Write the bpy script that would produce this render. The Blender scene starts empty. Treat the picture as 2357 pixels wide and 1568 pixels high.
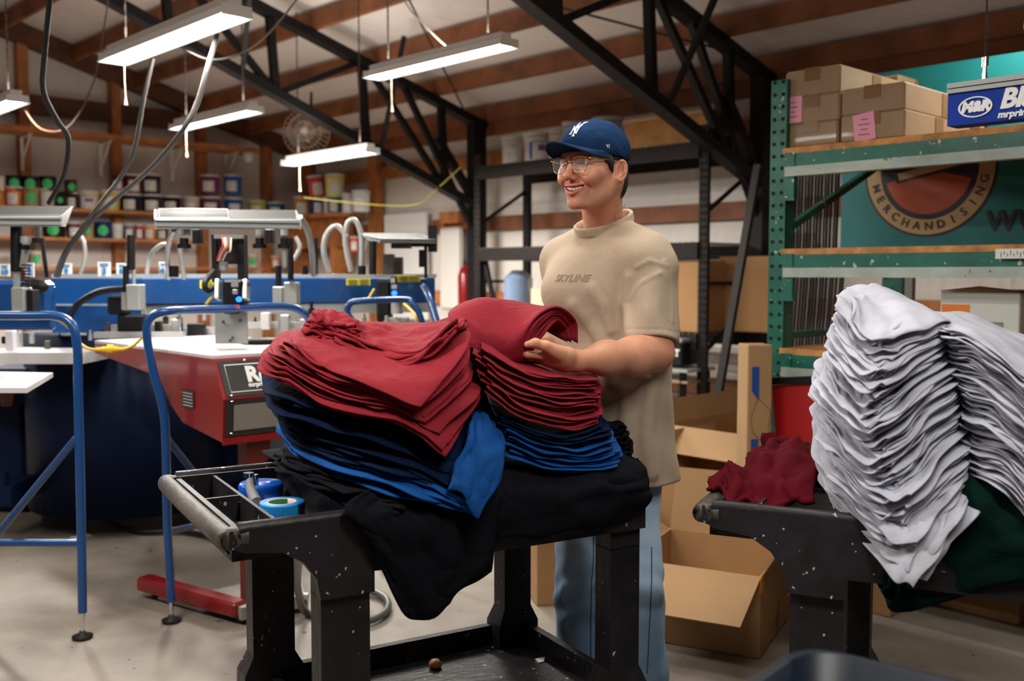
import bpy, math, random
import numpy as np
from mathutils import Vector, Matrix, Euler
random.seed(7); rng = np.random.RandomState(11)
SC = bpy.context.scene; COL = SC.collection; PI = math.pi
# ---------------- camera, world, exposure, lights ----------------
F_PX = 2290.0; PITCH = math.atan(154/2290); CH = 1.37
cd = bpy.data.cameras.new('camera'); cam = bpy.data.objects.new('camera', cd); COL.objects.link(cam)
cd.sensor_width = 36; cd.lens = 36*F_PX/2357; cd.clip_start = .05; cd.clip_end = 60
cam.location = (0, 0, CH); cam.rotation_euler = (PI/2-PITCH, 0, 0); SC.camera = cam
cd.dof.use_dof = True; cd.dof.focus_distance = 2.5; cd.dof.aperture_fstop = 3.0
SC.view_settings.view_transform = 'Standard'; SC.view_settings.look = 'None'
SC.view_settings.gamma = 1; SC.view_settings.use_curve_mapping = False; SC.view_settings.exposure = 0.0
wd = bpy.data.worlds.new('world'); SC.world = wd; wd.use_nodes = True
wd.node_tree.nodes['Background'].inputs[0].default_value = (.9, .93, 1, 1)
wd.node_tree.nodes['Background'].inputs[1].default_value = .3
SC.cycles.max_bounces = 7; SC.cycles.diffuse_bounces = 4; SC.cycles.glossy_bounces = 3; SC.cycles.transmission_bounces = 5
SC.cycles.transparent_max_bounces = 6; SC.cycles.sample_clamp_indirect = 4; SC.cycles.caustics_reflective = False; SC.cycles.caustics_refractive = False
SC.cycles.use_denoising = True
AX = Vector((-.688, .725, 0)).normalized(); BX = Vector((.725, .688, 0)).normalized()   # building axes
def B(a, b, z): return AX*a + BX*b + Vector((0, 0, z))
ROTB = math.atan2(AX.y, AX.x)          # rotation so local x = AX, local y = -BX
def W(px, py, D):                       # point seen at (px,py) at forward distance D
    x = (px-1178.5)/F_PX; y = -(py-784)/F_PX; c, s = math.cos(PITCH), math.sin(PITCH)
    r = Vector((x, c+y*s, -s+y*c)); return Vector((0, 0, CH)) + r*(D/r.y)
def G(px, py, z=0):                     # point seen at (px,py) at height z
    x = (px-1178.5)/F_PX; y = -(py-784)/F_PX; c, s = math.cos(PITCH), math.sin(PITCH)
    r = Vector((x, c+y*s, -s+y*c)); k = (z-CH)/r.z; return Vector((0, 0, CH)) + r*k
EAVE = 2.95; SL = .29; BW = 6.8; AW = 11.1
def ceil_z(b): return EAVE + SL*(BW-abs(b)) if b >= 0 else EAVE + SL*(BW-abs(b))
# ---------------- materials ----------------
MATS = {}
def mat(name, col, rough=.6, metal=0, bump=0, bscale=40, var=0, vscale=4, spec=.5, emit=None, es=1, trans=0, stretch=(1, 1, 1), sheen=0, speck=None, attr=False, dist=.01, coat=0):
    if name in MATS: return MATS[name]
    m = bpy.data.materials.new(name); m.use_nodes = True; nt = m.node_tree; N = nt.nodes; L = nt.links
    b = N['Principled BSDF']; c4 = tuple(col)+(1,)
    b.inputs['Base Color'].default_value = c4; b.inputs['Roughness'].default_value = rough; b.inputs['Metallic'].default_value = metal
    b.inputs['Specular IOR Level'].default_value = spec
    if sheen: b.inputs['Sheen Weight'].default_value = sheen; b.inputs['Sheen Roughness'].default_value = .5; b.inputs['Sheen Tint'].default_value = c4
    if coat: b.inputs['Coat Weight'].default_value = coat
    if trans: b.inputs['Transmission Weight'].default_value = trans
    if emit: b.inputs['Emission Color'].default_value = tuple(emit)+(1,); b.inputs['Emission Strength'].default_value = es
    tc = N.new('ShaderNodeTexCoord'); mp = N.new('ShaderNodeMapping'); mp.inputs['Scale'].default_value = stretch; L.new(tc.outputs['Object'], mp.inputs[0])
    src = None
    if attr:
        a = N.new('ShaderNodeAttribute'); a.attribute_name = 'Col'; src = a.outputs['Color']; L.new(src, b.inputs['Base Color'])
    if var:
        n = N.new('ShaderNodeTexNoise'); n.inputs['Scale'].default_value = vscale; n.inputs['Detail'].default_value = 6; n.inputs['Roughness'].default_value = .6; L.new(mp.outputs[0], n.inputs['Vector'])
        mr = N.new('ShaderNodeMapRange'); mr.inputs[1].default_value = .3; mr.inputs[2].default_value = .7; mr.inputs[3].default_value = 1-var; mr.inputs[4].default_value = 1+var; L.new(n.outputs[0], mr.inputs[0])
        mx = N.new('ShaderNodeVectorMath'); mx.operation = 'SCALE'; mx.inputs[0].default_value = col
        if src: L.new(src, mx.inputs[0])
        L.new(mr.outputs[0], mx.inputs['Scale']); src = mx.outputs[0]; L.new(src, b.inputs['Base Color'])
    if speck:
        n = N.new('ShaderNodeTexNoise'); n.inputs['Scale'].default_value = speck[1]; n.inputs['Detail'].default_value = 3; L.new(tc.outputs['Object'], n.inputs['Vector'])
        gt = N.new('ShaderNodeMapRange'); gt.inputs[1].default_value = speck[2]; gt.inputs[2].default_value = speck[2]+.015; L.new(n.outputs[0], gt.inputs[0])
        mi = N.new('ShaderNodeMix'); mi.data_type = 'RGBA'; mi.inputs[7].default_value = tuple(speck[0])+(1,); mi.inputs[6].default_value = c4
        if src: L.new(src, mi.inputs[6])
        L.new(gt.outputs[0], mi.inputs[0]); L.new(mi.outputs[2], b.inputs['Base Color'])
    if bump:
        n = N.new('ShaderNodeTexNoise'); n.inputs['Scale'].default_value = bscale; n.inputs['Detail'].default_value = 5; L.new(mp.outputs[0], n.inputs['Vector'])
        bp = N.new('ShaderNodeBump'); bp.inputs['Strength'].default_value = bump; bp.inputs['Distance'].default_value = dist; L.new(n.outputs[0], bp.inputs['Height']); L.new(bp.outputs[0], b.inputs['Normal'])
    MATS[name] = m; return m
def plain(col, rough=.5, metal=0): return mat('paint_%d_%d_%d_%d_%d' % (*[int(c*255) for c in col], int(rough*100), int(metal*10)), col, rough, metal)
M_BLACK = mat('black steel', (.006, .0055, .006), .55, .0, .1, 60, .3, 8, spec=.25)
M_BLKP = mat('black plastic', (.007, .007, .008), .4, spec=.3)
M_RUB = mat('black rubber', (.009, .0085, .009), .55, spec=.3)
M_ALU = mat('brushed aluminium', (.58, .6, .6), .38, .75, .05, 80, .06, 6)
M_ALUP = mat('painted grey aluminium', (.31, .33, .33), .5, .2, 0, 1, .05, 5)
M_CHROME = mat('chrome', (.75, .75, .76), .15, 1)
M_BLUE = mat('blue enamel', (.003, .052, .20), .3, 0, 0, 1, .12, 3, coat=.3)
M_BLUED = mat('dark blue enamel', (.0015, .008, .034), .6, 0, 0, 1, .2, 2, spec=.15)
M_WHITE = mat('white enamel', (.8, .8, .8), .4)
M_WOOD = mat('orange pine', (.42, .155, .045), .6, 0, .2, 30, .45, 5, stretch=(1, 1, 1))
M_WOODD = mat('dark stained timber', (.1, .034, .014), .7, 0, .2, 30, .5, 4)
M_PURL = mat('purlin timber', (.22, .075, .028), .65, 0, .2, 30, .5, 3)
M_GREEN = mat('green rack paint', (.006, .115, .08), .4, 0, .1, 30, .3, 8, speck=((.5, .5, .45), 40, .68))
M_CARD = mat('cardboard', (.36, .195, .08), .8, 0, .1, 60, .1, 3)
M_CARD2 = mat('pale cardboard', (.34, .20, .09), .8, 0, .1, 60, .1, 3)
M_TAPEB = mat('brown packing tape', (.3, .15, .05), .25)
M_RED = mat('red enamel', (.22, .004, .006), .3, 0, 0, 1, .1, 3, coat=.3)
M_YEL = mat('yellow cable', (.75, .45, .02), .4)
# ---------------- mesh builder ----------------
class MB:
    def __init__(s): s.v = []; s.f = []; s.m = []; s.sm = []; s.col = None
    def add(s, vs, fs, mi=0, smooth=False):
        o = len(s.v); s.v += [tuple(p) for p in vs]
        for f in fs: s.f.append(tuple(i+o for i in f)); s.m.append(mi); s.sm.append(smooth)
        return s
    def box(s, c, size, rz=0, mi=0, M=None, bev=0):
        x, y, z = [d/2 for d in size]; c = Vector(c)
        R = Matrix.Rotation(rz, 3, 'Z') if M is None else M
        if bev:
            b = min(bev, x*.49, y*.49, z*.49); vs = []; idx = {}
            for sx in (-1, 1):
                for sy in (-1, 1):
                    for sz in (-1, 1):
                        for ax in range(3):
                            p = [sx*x, sy*y, sz*z]; 
                            for k in range(3):
                                if k != ax: p[k] -= b*(sx, sy, sz)[k]
                            idx[(sx, sy, sz, ax)] = len(vs); vs.append(c+R@Vector(p))
            fs = []
            for ax in range(3):
                o1, o2 = [k for k in range(3) if k != ax]
                for sg in (-1, 1):
                    q = []
                    for (p1, p2) in ((-1, -1), (1, -1), (1, 1), (-1, 1)):
                        t = [0, 0, 0]; t[ax] = sg; t[o1] = p1; t[o2] = p2; q.append(idx[(*t, ax)])
                    if (sg > 0) == (ax == 1): q.reverse()
                    fs.append(q)
            for ax in range(3):
                o1, o2 = [k for k in range(3) if k != ax]
                for s1 in (-1, 1):
                    for s2 in (-1, 1):
                        t1 = [0]*3; t1[o1] = s1; t1[o2] = s2; t1[ax] = -1; t2 = list(t1); t2[ax] = 1
                        q = [idx[(*t1, o1)], idx[(*t2, o1)], idx[(*t2, o2)], idx[(*t1, o2)]]
                        fs.append(q)
            for sx in (-1, 1):
                for sy in (-1, 1):
                    for sz in (-1, 1):
                        fs.append([idx[(sx, sy, sz, k)] for k in range(3)])
            # orient
            out = []
            for f in fs:
                pts = [vs[i] for i in f]; n = (pts[1]-pts[0]).cross(pts[2]-pts[0]); cen = sum(pts, Vector())/len(pts)-c
                out.append(f if n.dot(cen) > 0 else f[::-1])
            return s.add(vs, out, mi)
        vs = [c + R@Vector((sx*x, sy*y, sz*z)) for sz in (-1, 1) for sy in (-1, 1) for sx in (-1, 1)]
        return s.add(vs, [(0, 2, 3, 1), (4, 5, 7, 6), (0, 1, 5, 4), (2, 6, 7, 3), (0, 4, 6, 2), (1, 3, 7, 5)], mi)
    def beam(s, p, q, w, h, mi=0, up=(0, 0, 1), bev=0):     # w across, h along 'up'
        p = Vector(p); q = Vector(q); d = q-p; L = d.length; d = d.normalized(); up = Vector(up); x = d.cross(up)
        if x.length < 1e-4: x = d.cross(Vector((1, 0, 0)))
        x.normalize(); z = x.cross(d); R = Matrix((x, d, z)).transposed()
        return s.box((p+q)/2, (w, L, h), M=R, mi=mi, bev=bev)
    def quad(s, a, b, c, d, mi=0): return s.add([a, b, c, d], [(0, 1, 2, 3)], mi)
    def cyl(s, p, q, r, r2=None, n=16, mi=0, smooth=True, cap=True):
        p = Vector(p); q = Vector(q); r2 = r if r2 is None else r2; d = (q-p).normalized()
        x = d.cross(Vector((0, 0, 1))); x = x.normalized() if x.length > 1e-3 else Vector((1, 0, 0)); y = d.cross(x)
        vs = [p+(x*math.cos(t)+y*math.sin(t))*r for t in [2*PI*i/n for i in range(n)]]+[q+(x*math.cos(t)+y*math.sin(t))*r2 for t in [2*PI*i/n for i in range(n)]]
        s.add(vs, [(i, i+n, (i+1) % n+n, (i+1) % n) for i in range(n)], mi, smooth)
        if cap: s.add(vs[:n], [tuple(range(n))], mi); s.add(vs[n:], [tuple(range(n-1, -1, -1))], mi)
        return s
    def tube(s, pts, r, n=10, mi=0, res=6, closed=False, cap=True):
        P = spline(pts, res, closed) if res > 1 else [Vector(p) for p in pts]; k = len(P); vs = []; px = None
        for i, p in enumerate(P):
            a = P[(i-1) % k] if closed or i > 0 else P[i]; b = P[(i+1) % k] if closed or i < k-1 else P[i]; d = (b-a).normalized()
            if px is None: px = d.cross(Vector((0, 0, 1))); px = px if px.length > 1e-2 else d.cross(Vector((1, 0, 0)))
            px = (px-d*px.dot(d)).normalized(); py = d.cross(px); rr = r(i/(k-1)) if callable(r) else r
            vs += [p+(px*math.cos(t)+py*math.sin(t))*rr for t in [2*PI*j/n for j in range(n)]]
        fs = []
        for i in range(k if closed else k-1):
            for j in range(n):
                a, b = i*n, ((i+1) % k)*n; fs.append((a+j, a+(j+1) % n, b+(j+1) % n, b+j))
        s.add(vs, fs, mi, True)
        if cap and not closed: s.add(vs[:n], [tuple(range(n-1, -1, -1))], mi); s.add(vs[-n:], [tuple(range(n))], mi)
        return s
    def lathe(s, prof, c=(0, 0, 0), n=24, mi=0, M=None, smooth=True):
        c = Vector(c); R = M or Matrix.Identity(3); vs = []; k = len(prof)
        for i in range(n):
            t = 2*PI*i/n
            for r, z in prof: vs.append(c+R@Vector((r*math.cos(t), r*math.sin(t), z)))
        fs = [(i*k+j, ((i+1) % n)*k+j, ((i+1) % n)*k+j+1, i*k+j+1) for i in range(n) for j in range(k-1)]
        return s.add(vs, fs, mi, smooth)
    def prism(s, poly, off, mi=0):          # poly: 3D points, off: extrusion vector
        P = [Vector(p) for p in poly]; off = Vector(off); n = len(P)
        nn = sum(((P[i]-P[0]).cross(P[(i+1) % n]-P[0]) for i in range(n)), Vector())
        if nn.dot(off) > 0: P = P[::-1]
        return s.add(P+[p+off for p in P], [tuple(range(n)), tuple(range(2*n-1, n-1, -1))]+[(i, i+n, (i+1) % n+n, (i+1) % n) for i in range(n)], mi)
    def grid(s, pts, mi=0, smooth=True, flip=False):
        r, c = len(pts), len(pts[0]); vs = [p for row in pts for p in row]
        fs = [(i*c+j, i*c+j+1, (i+1)*c+j+1, (i+1)*c+j) for i in range(r-1) for j in range(c-1)]
        return s.add(vs, [f[::-1] for f in fs] if flip else fs, mi, smooth)
    def build(s, name, mats, parent=None, local=False, **tags):
        me = bpy.data.meshes.new(name); vs = s.v
        if parent is not None and not local:
            Mi = wm(parent).inverted(); vs = [tuple(Mi@Vector(p)) for p in vs]
        me.from_pydata(vs, [], s.f); mats = mats if isinstance(mats, (list, tuple)) else [mats]
        for m in mats: me.materials.append(m)
        me.polygons.foreach_set('material_index', s.m); me.polygons.foreach_set('use_smooth', s.sm)
        if s.col is not None:
            a = me.color_attributes.new('Col', 'FLOAT_COLOR', 'POINT'); a.data.foreach_set('color', np.asarray(s.col, dtype=np.float32).ravel())
        me.update(); o = bpy.data.objects.new(name, me); COL.objects.link(o)
        if parent is not None: o.parent = parent
        for k, v in tags.items(): o[k] = v
        return o
def wm(o):
    M = Matrix.LocRotScale(o.location, o.rotation_euler, o.scale)
    return wm(o.parent)@M if o.parent else M
def spline(pts, res=6, closed=False):
    P = [Vector(p) for p in pts]; n = len(P); out = []
    if n < 3: 
        return P
    for i in range(n if closed else n-1):
        g = (lambda k: P[k % n]) if closed else (lambda k: P[max(0, min(n-1, k))])
        p0, p1, p2, p3 = g(i-1), g(i), g(i+1), g(i+2)
        for j in range(res):
            t = j/res; out.append(.5*((2*p1)+(p2-p0)*t+(2*p0-5*p1+4*p2-p3)*t*t+(3*p1-p0-3*p2+p3)*t**3))
    if not closed: out.append(P[-1])
    return out
def thing(name, label, cat, loc=(0, 0, 0), rz=0, group=None):
    o = bpy.data.objects.new(name, None); COL.objects.link(o); o.empty_display_size = .05
    o.location = loc; o.rotation_euler = (0, 0, rz); o['label'] = label; o['category'] = cat
    if group: o['group'] = group
    return o
def tag(o, label, cat, group=None):
    o['label'] = label; o['category'] = cat
    if group: o['group'] = group
    return o
def struct(name, mb, m, parent=None):
    o = mb.build(name, m, parent)
    if parent is None: o['kind'] = 'structure'
    return o
def dup(root, loc, rz=None, label=None, group=None):
    r = root.copy(); COL.objects.link(r); r.location = loc
    if rz is not None: r.rotation_euler = (0, 0, rz)
    if label: r['label'] = label
    if group: r['group'] = group
    for ch in [c for c in bpy.data.objects if c.parent == root]:
        c = ch.copy(); COL.objects.link(c); c.parent = r
        for g in [q for q in bpy.data.objects if q.parent == ch]:
            d = g.copy(); COL.objects.link(d); d.parent = c
    return r
_tc = {}
def text(name, s, size, origin, right, up, m, parent=None, bold=0.0, shear=0, align='CENTER', ext=.0008, xs=1, **tags):
    """lettering: a mesh of the words on the plane spanned by right/up"""
    cu = bpy.data.curves.new('t', 'FONT'); cu.body = s; cu.size = size; cu.align_x = align; cu.align_y = 'CENTER'; cu.extrude = ext; cu.offset = bold; cu.shear = shear; cu.resolution_u = 3
    to = bpy.data.objects.new('t', cu); COL.objects.link(to); bpy.context.view_layer.update()
    me = bpy.data.meshes.new_from_object(to.evaluated_get(bpy.context.evaluated_depsgraph_get())); bpy.data.objects.remove(to)
    right = Vector(right).normalized(); up = Vector(up); up = (up-right*up.dot(right)).normalized(); n = right.cross(up)
    o3 = Vector(origin); mb = MB()
    mb.add([o3+right*(v.co.x*xs)+up*v.co.y+n*v.co.z for v in me.vertices], [tuple(p.vertices) for p in me.polygons]); bpy.data.meshes.remove(me)
    return mb.build(name, m, parent, **tags)
def area(name, loc, sx, sy, power, col, rot=(0, 0, 0), parent=None, spread=PI):
    l = bpy.data.lights.new(name, 'AREA'); l.shape = 'RECTANGLE'; l.size = sx; l.size_y = sy; l.energy = power; l.color = col; l.spread = spread
    o = bpy.data.objects.new(name, l); COL.objects.link(o); o.rotation_euler = rot; o.location = loc
    if parent: o.parent = parent
    return o
# ---------------- fluorescent shop lights ----------------
M_TUBE = mat('lit fluorescent tube', (.9, .9, .9), .4, emit=(.86, 1.0, .98), es=11)
M_REFL = mat('white lamp reflector', (.8, .8, .78), .4, emit=(.86, 1, .98), es=.0)
def make_lamp():
    r = thing('shop_light', '', 'ceiling light')
    L = 1.24; mb = MB()
    prof = [(-.075, -.0), (-.045, .045), (.045, .045), (.075, 0), (.07, 0), (.042, .04), (-.042, .04), (-.07, 0)]
    mb.prism([(-L/2, y, z) for y, z in prof], (L, 0, 0)); mb.box((0, 0, .06), (L*.96, .07, .035))
    for sx in (-1, 1): mb.box((sx*L/2, 0, .022), (.006, .13, .045))
    mb.build('reflector', M_REFL, r, True)
    for y in (-.033, .033): MB().cyl((-L/2+.03, y, .016), (L/2-.03, y, .016), .013, n=10).build('tube', M_TUBE, r, True)
    for x in (-.45, .45):
        c = MB()
        for k in range(46): c.box((x, 0, .08+k*.026), (.011 if k % 2 else .004, .004 if k % 2 else .011, .03))
        c.build('chain', mat('dull chain', (.12, .1, .09), .5, .5), r, True)
    MB().tube([(.35, .05, .03), (.352, .052, -.1), (.35, .05, -.2)], .003, res=4).cyl((.35, .05, -.2), (.35, .05, -.235), .004, .009).build('pull_cord', mat('cream cord', (.30, .23, .16), .7), r, True)
    area('lamp_light', (0, 0, .0), 1.15, .12, LAMP_W, (1, .93, .84), parent=r)
    area('added_uplight', (0, 0, .1), 1.1, .1, 9, (1, .93, .84), rot=(PI, 0, 0), parent=r)  # uplight added to brighten the ceiling; the housing top is closed
    return r
LAMP_W = 56; EXTRA_W = [14, 56, 36, 24, 18]
lamp0 = make_lamp()
def frm(a, b): return AX*a+BX*b
LAMPS = [(W(387, 98, 4.45), 'lit shop light over the left press head, the nearest and largest in view'),
 (W(1002, 148, 5.8), 'lit shop light above and left of the man, with a long pull cord'),
 (W(492, 280, 7.5), 'small lit shop light behind the two hanging grey hoses'),
 (W(755, 368, 8.15), 'lit shop light just below the dusty wall fan'),
 (W(-30, 262, 6.65), 'lit shop light cut off by the left edge of the picture'),
 (B(1.75, 2.05, 2.5), 'added shop light directly above the man and the cart, out of frame'),
 (B(2.6, .25, 2.5), 'added shop light above the left side of the cart, out of frame'),
 (B(0.1, 1.0, 2.55), 'added unseen shop light above the camera position'),
 (B(1.2, 4.4, 2.6), 'added shop light right of the green rack, out of frame'),
 (B(4.6, 0.0, 2.5), 'added shop light left of the press, out of frame')]
for i, (p, lb) in enumerate(LAMPS):
    if i == 0: l = lamp0; l.location = p; l.rotation_euler = (0, 0, ROTB); l['label'] = lb; l['group'] = 'fluorescent shop lights'
    else: l = dup(lamp0, p, ROTB, lb, 'fluorescent shop lights')
    if i in (2, 3, 4):
        for c in [c for c in bpy.data.objects if c.parent == l and c.type == 'LIGHT' and c.data.energy > 12]: c.data = c.data.copy(); c.data.energy = 120
    if i >= 5:                                        # unseen lamps added as fill, each with its own power
        for c in [c for c in bpy.data.objects if c.parent == l and c.type == 'LIGHT' and c.data.energy > 12]: c.data = c.data.copy(); c.data.energy = EXTRA_W[i-5]
# ---------------- building shell ----------------
def wallmat(name, col, sc=1.0):
    m = mat(name, col, .55, 0, .0, 1, .06, 1.2); nt = m.node_tree; N = nt.nodes; L = nt.links
    tc = N.new('ShaderNodeTexCoord'); mp = N.new('ShaderNodeMapping'); mp.inputs['Rotation'].default_value = (0, .5, .5); mp.inputs['Scale'].default_value = (1.2*sc, 9*sc, 3*sc); L.new(tc.outputs['Object'], mp.inputs[0])
    n = N.new('ShaderNodeTexNoise'); n.inputs['Scale'].default_value = 1.6; n.inputs['Detail'].default_value = 4; n.inputs['Distortion'].default_value = .8; L.new(mp.outputs[0], n.inputs['Vector'])
    bp = N.new('ShaderNodeBump'); bp.inputs['Strength'].default_value = .6; bp.inputs['Distance'].default_value = .03; L.new(n.outputs[0], bp.inputs['Height']); L.new(bp.outputs[0], N['Principled BSDF'].inputs['Normal']); return m
M_WALL = wallmat('white insulation facing', (.74, .69, .65))
M_CEIL = wallmat('ceiling insulation facing', (.80, .73, .69), .7)
fm = mat('stained concrete', (.23, .20, .17), .5, 0, .12, 12, .22, 3.5, spec=.35, speck=((.05, .04, .035), 17, .70))
fl = MB(); c4 = [B(-6, -6.8, 0), B(AW, -6.8, 0), B(AW, BW, 0), B(-6, BW, 0)]
fl.prism([c+Vector((0, 0, -.1)) for c in c4], (0, 0, .1)); struct('floor', fl, fm)
def wall(name, p, q, th, top):                       # p,q in (a,b); top: list of (t,z)
    P, Q = B(*p, 0), B(*q, 0); n = (Q-P).cross(Vector((0, 0, 1))).normalized()*th
    poly = [P, Q]+[P.lerp(Q, t)+Vector((0, 0, z)) for t, z in top]
    struct(name, MB().prism(poly, n), M_WALL)
zr = ceil_z(0)+.02
wall('wall_right', (-6, BW), (AW, BW), .1, [(1, EAVE+.02), (0, EAVE+.02)])
wall('wall_back', (AW, -6.8), (AW, BW), -.1, [(1, EAVE+.02), (.5, zr), (0, EAVE+.02)])
wall('wall_left', (-6, -6.8), (AW, -6.8), -.1, [(1, EAVE+.02), (0, EAVE+.02)])
wall('wall_front', (-6, -6.8), (-6, BW), .1, [(1, EAVE+.02), (.5, zr), (0, EAVE+.02)])
ce = MB()
for s in (1, -1):
    q = [B(-6.1, s*(BW+.1), EAVE), B(AW+.1, s*(BW+.1), EAVE), B(AW+.1, 0, zr), B(-6.1, 0, zr)]
    ce.prism(q, (0, 0, .08))
struct('ceiling', ce, M_CEIL)
k = 0
for s in (1, -1):                                     # purlins under the ceiling
    for b in [6.62, 6.0, 5.35, 4.67, 4.0, 3.3, 2.6, 1.9, 1.2, .4]:
        if s < 0 and b > 4: continue
        k += 1; z = ceil_z(b)-.075
        struct('trim_%d' % k, MB().beam(B(-6, s*b, z), B(AW-.02, s*b, z), .045, .15, up=(0, 0, 1)), M_PURL)
# timber framing on the walls
def timber(p, q, w, h, m=None, up=(0, 0, 1)):
    global k; k += 1; return struct('trim_%d' % k, MB().beam(p, q, w, h, up=up), m or M_WOOD)
for b in (1.4, 2.35, 3.5, 4.45, 5.45, 6.3):              # studs of the back wall
    timber(B(AW-.06, b, 0), B(AW-.06, b, ceil_z(b)-.1), .1, .14, M_WOODD if 0 else M_WOOD, up=AX)
for s in (1, -1): timber(B(AW-.1, 6.75*s, EAVE-.06), B(AW-.1, 0, zr-.12), .12, .2, M_WOODD)
timber(B(AW-.08, -3, 3.12), B(AW-.08, 5.2, 3.12), .09, .2, M_WOODD)
for z, m in ((2.5, M_WOOD), (1.87, M_PURL), (1.12, M_WOOD), (.45, M_PURL)):  # girts of the right wall
    timber(B(-6, BW-.045, z), B(AW-.1, BW-.045, z), .05, .14, m)
timber(B(-6, BW-.06, EAVE-.1), B(AW-.1, BW-.06, EAVE-.1), .07, .22, M_PURL)
for a in (9.3, 10.75, 2.2): timber(B(a, BW-.1, 0), B(a, BW-.1, EAVE-.1), .14, .12, M_WOOD if a > 9 else M_WOODD, up=BX)
# ---------------- steel roof trusses on columns ----------------
def truss(a, label):
    r = thing('roof_truss', label, 'truss', B(a, BW-.35, 0), group='black steel roof trusses')
    top = lambda b: B(a, b, ceil_z(b)-.2); bot = lambda b: B(a, b, 2.02+.376*(6.5-b) if b > 1.2 else 2.02+.376*5.3)
    m = MB(); m.beam(top(6.6), top(0), .11, .075); m.beam(top(0), top(-6.6), .11, .075); m.build('top_chord', M_BLACK, r)
    m = MB(); m.beam(bot(6.52), bot(1.2), .11, .075); m.beam(bot(1.2), B(a, -5, 2.6), .1, .07); m.build('bottom_chord', M_BLACK, r)
    bs = [6.1, 5.2, 4.3, 3.4, 2.5, 1.6, .7]
    for i, b in enumerate(bs[:-1]):
        MB().beam(bot(b), top(b-.05), .06, .06, up=AX).build('web_post', M_BLACK, r)
        MB().beam(top(b-.05), bot(bs[i+1]), .05, .05, up=AX).build('web_brace', M_BLACK, r) if i % 2 else MB().beam(bot(b), top(bs[i+1]), .05, .05, up=AX).build('web_brace', M_BLACK, r)
    MB().beam(B(a, 6.5, 0), B(a, 6.5, ceil_z(6.5)-.2), .15, .12, up=AX).build('column', M_BLACK, r)
    MB().beam(B(a, 6.45, 2.1), B(a, 6.0, 2.65), .07, .07, up=AX).beam(B(a, 6.45, 1.8), top(5.6), .05, .05, up=AX).build('knee_brace', M_BLACK, r)
    for b in (5.35, 4.0):                                 # sag braces out to the purlins
        MB().beam(bot(b), B(a-.75, b-.3, ceil_z(b-.3)-.16), .035, .035).build('purlin_brace', M_BLACK, r)
    return r
truss(7.35, 'black steel roof truss landing left of the black shelving, farther from the camera')
truss(4.15, 'black steel roof truss landing between the black and green racks, nearer the camera')
M_ROD = mat('bracing rod', (.05, .04, .035), .5, .5)
for i, (a0, b0, a1, b1) in enumerate(((7.3, 6.3, 4.1, 2.2), (4.1, 6.3, 7.3, 2.2))):
    z0, z1 = ceil_z(b0)-.17, ceil_z(b1)-.17
    o = MB().cyl(B(a0, b0, z0), B(a1, b1, z1), .009, n=6).build('bracing_rod', M_ROD)
    tag(o, ('thin steel bracing rod crossing the ceiling toward the far truss foot' if i == 0 else 'thin steel bracing rod crossing the ceiling toward the near truss foot'), 'rod')
# ---------------- rear wall shelves and brackets ----------------
def shelfboard(a0, b0, a1, b1, z, th, dep, label, brackets=(), board=M_WOOD):
    p, q = B(a0, b0, z), B(a1, b1, z); n = AX*-1 if abs(b1-b0) > abs(a1-a0) else BX*-1
    r = thing('wall_shelf', label, 'shelf', p+n*.01)
    MB().prism([p, q, q+n*dep, p+n*dep], (0, 0, -th)).build('board', board, r)
    for t in brackets:
        c = p.lerp(q, t)
        MB().beam(c+n*.02+Vector((0, 0, -th-.02)), c+n*.3+Vector((0, 0, -th-.01)), .03, .012).beam(c+n*.015+Vector((0, 0, -th-.02)), c+n*.015+Vector((0, 0, -th-.36)), .03, .012, up=n).beam(c+n*.02+Vector((0, 0, -th-.26)), c+n*.27+Vector((0, 0, -th-.02)), .012, .02).build('bracket', M_WHITE, r)
    return r
A0 = AW-.13
shelfboard(A0, 1.5, A0, 5.95, 2.83, .045, .42, 'empty orange wooden shelf high on the rear wall above the ink pails', (.44, .62, .8, .95))
shelfboard(A0, 1.5, A0, 6.0, 2.04, .03, .4, 'rear wall shelf carrying the upper row of ink pails')
shelfboard(A0, 1.5, A0, 5.2, 1.74, .03, .4, 'rear wall shelf carrying the middle row of ink containers')
shelfboard(A0, 1.5, A0, 6.0, 1.44, .03, .4, 'lowest rear wall shelf, half hidden behind the press heads')
rs = shelfboard(AW-.2, BW-.17, 9.42, BW-.17, 2.05, .04, .42, 'short wooden shelf in the corner with stacked ink pails')
MB().box(B(10.2, BW-.38, 1.85), (1.3, .02, .36), ROTB).box(B(10.6, BW-.3, 1.7), (.03, .3, .7), ROTB).box(B(9.7, BW-.3, 1.7), (.03, .3, .7), ROTB).build('back_panel', M_WOOD, rs)
shelfboard(AW-.2, BW-.17, 9.42, BW-.17, 1.35, .03, .4, 'lower corner shelf with small orange and green tubs')
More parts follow.
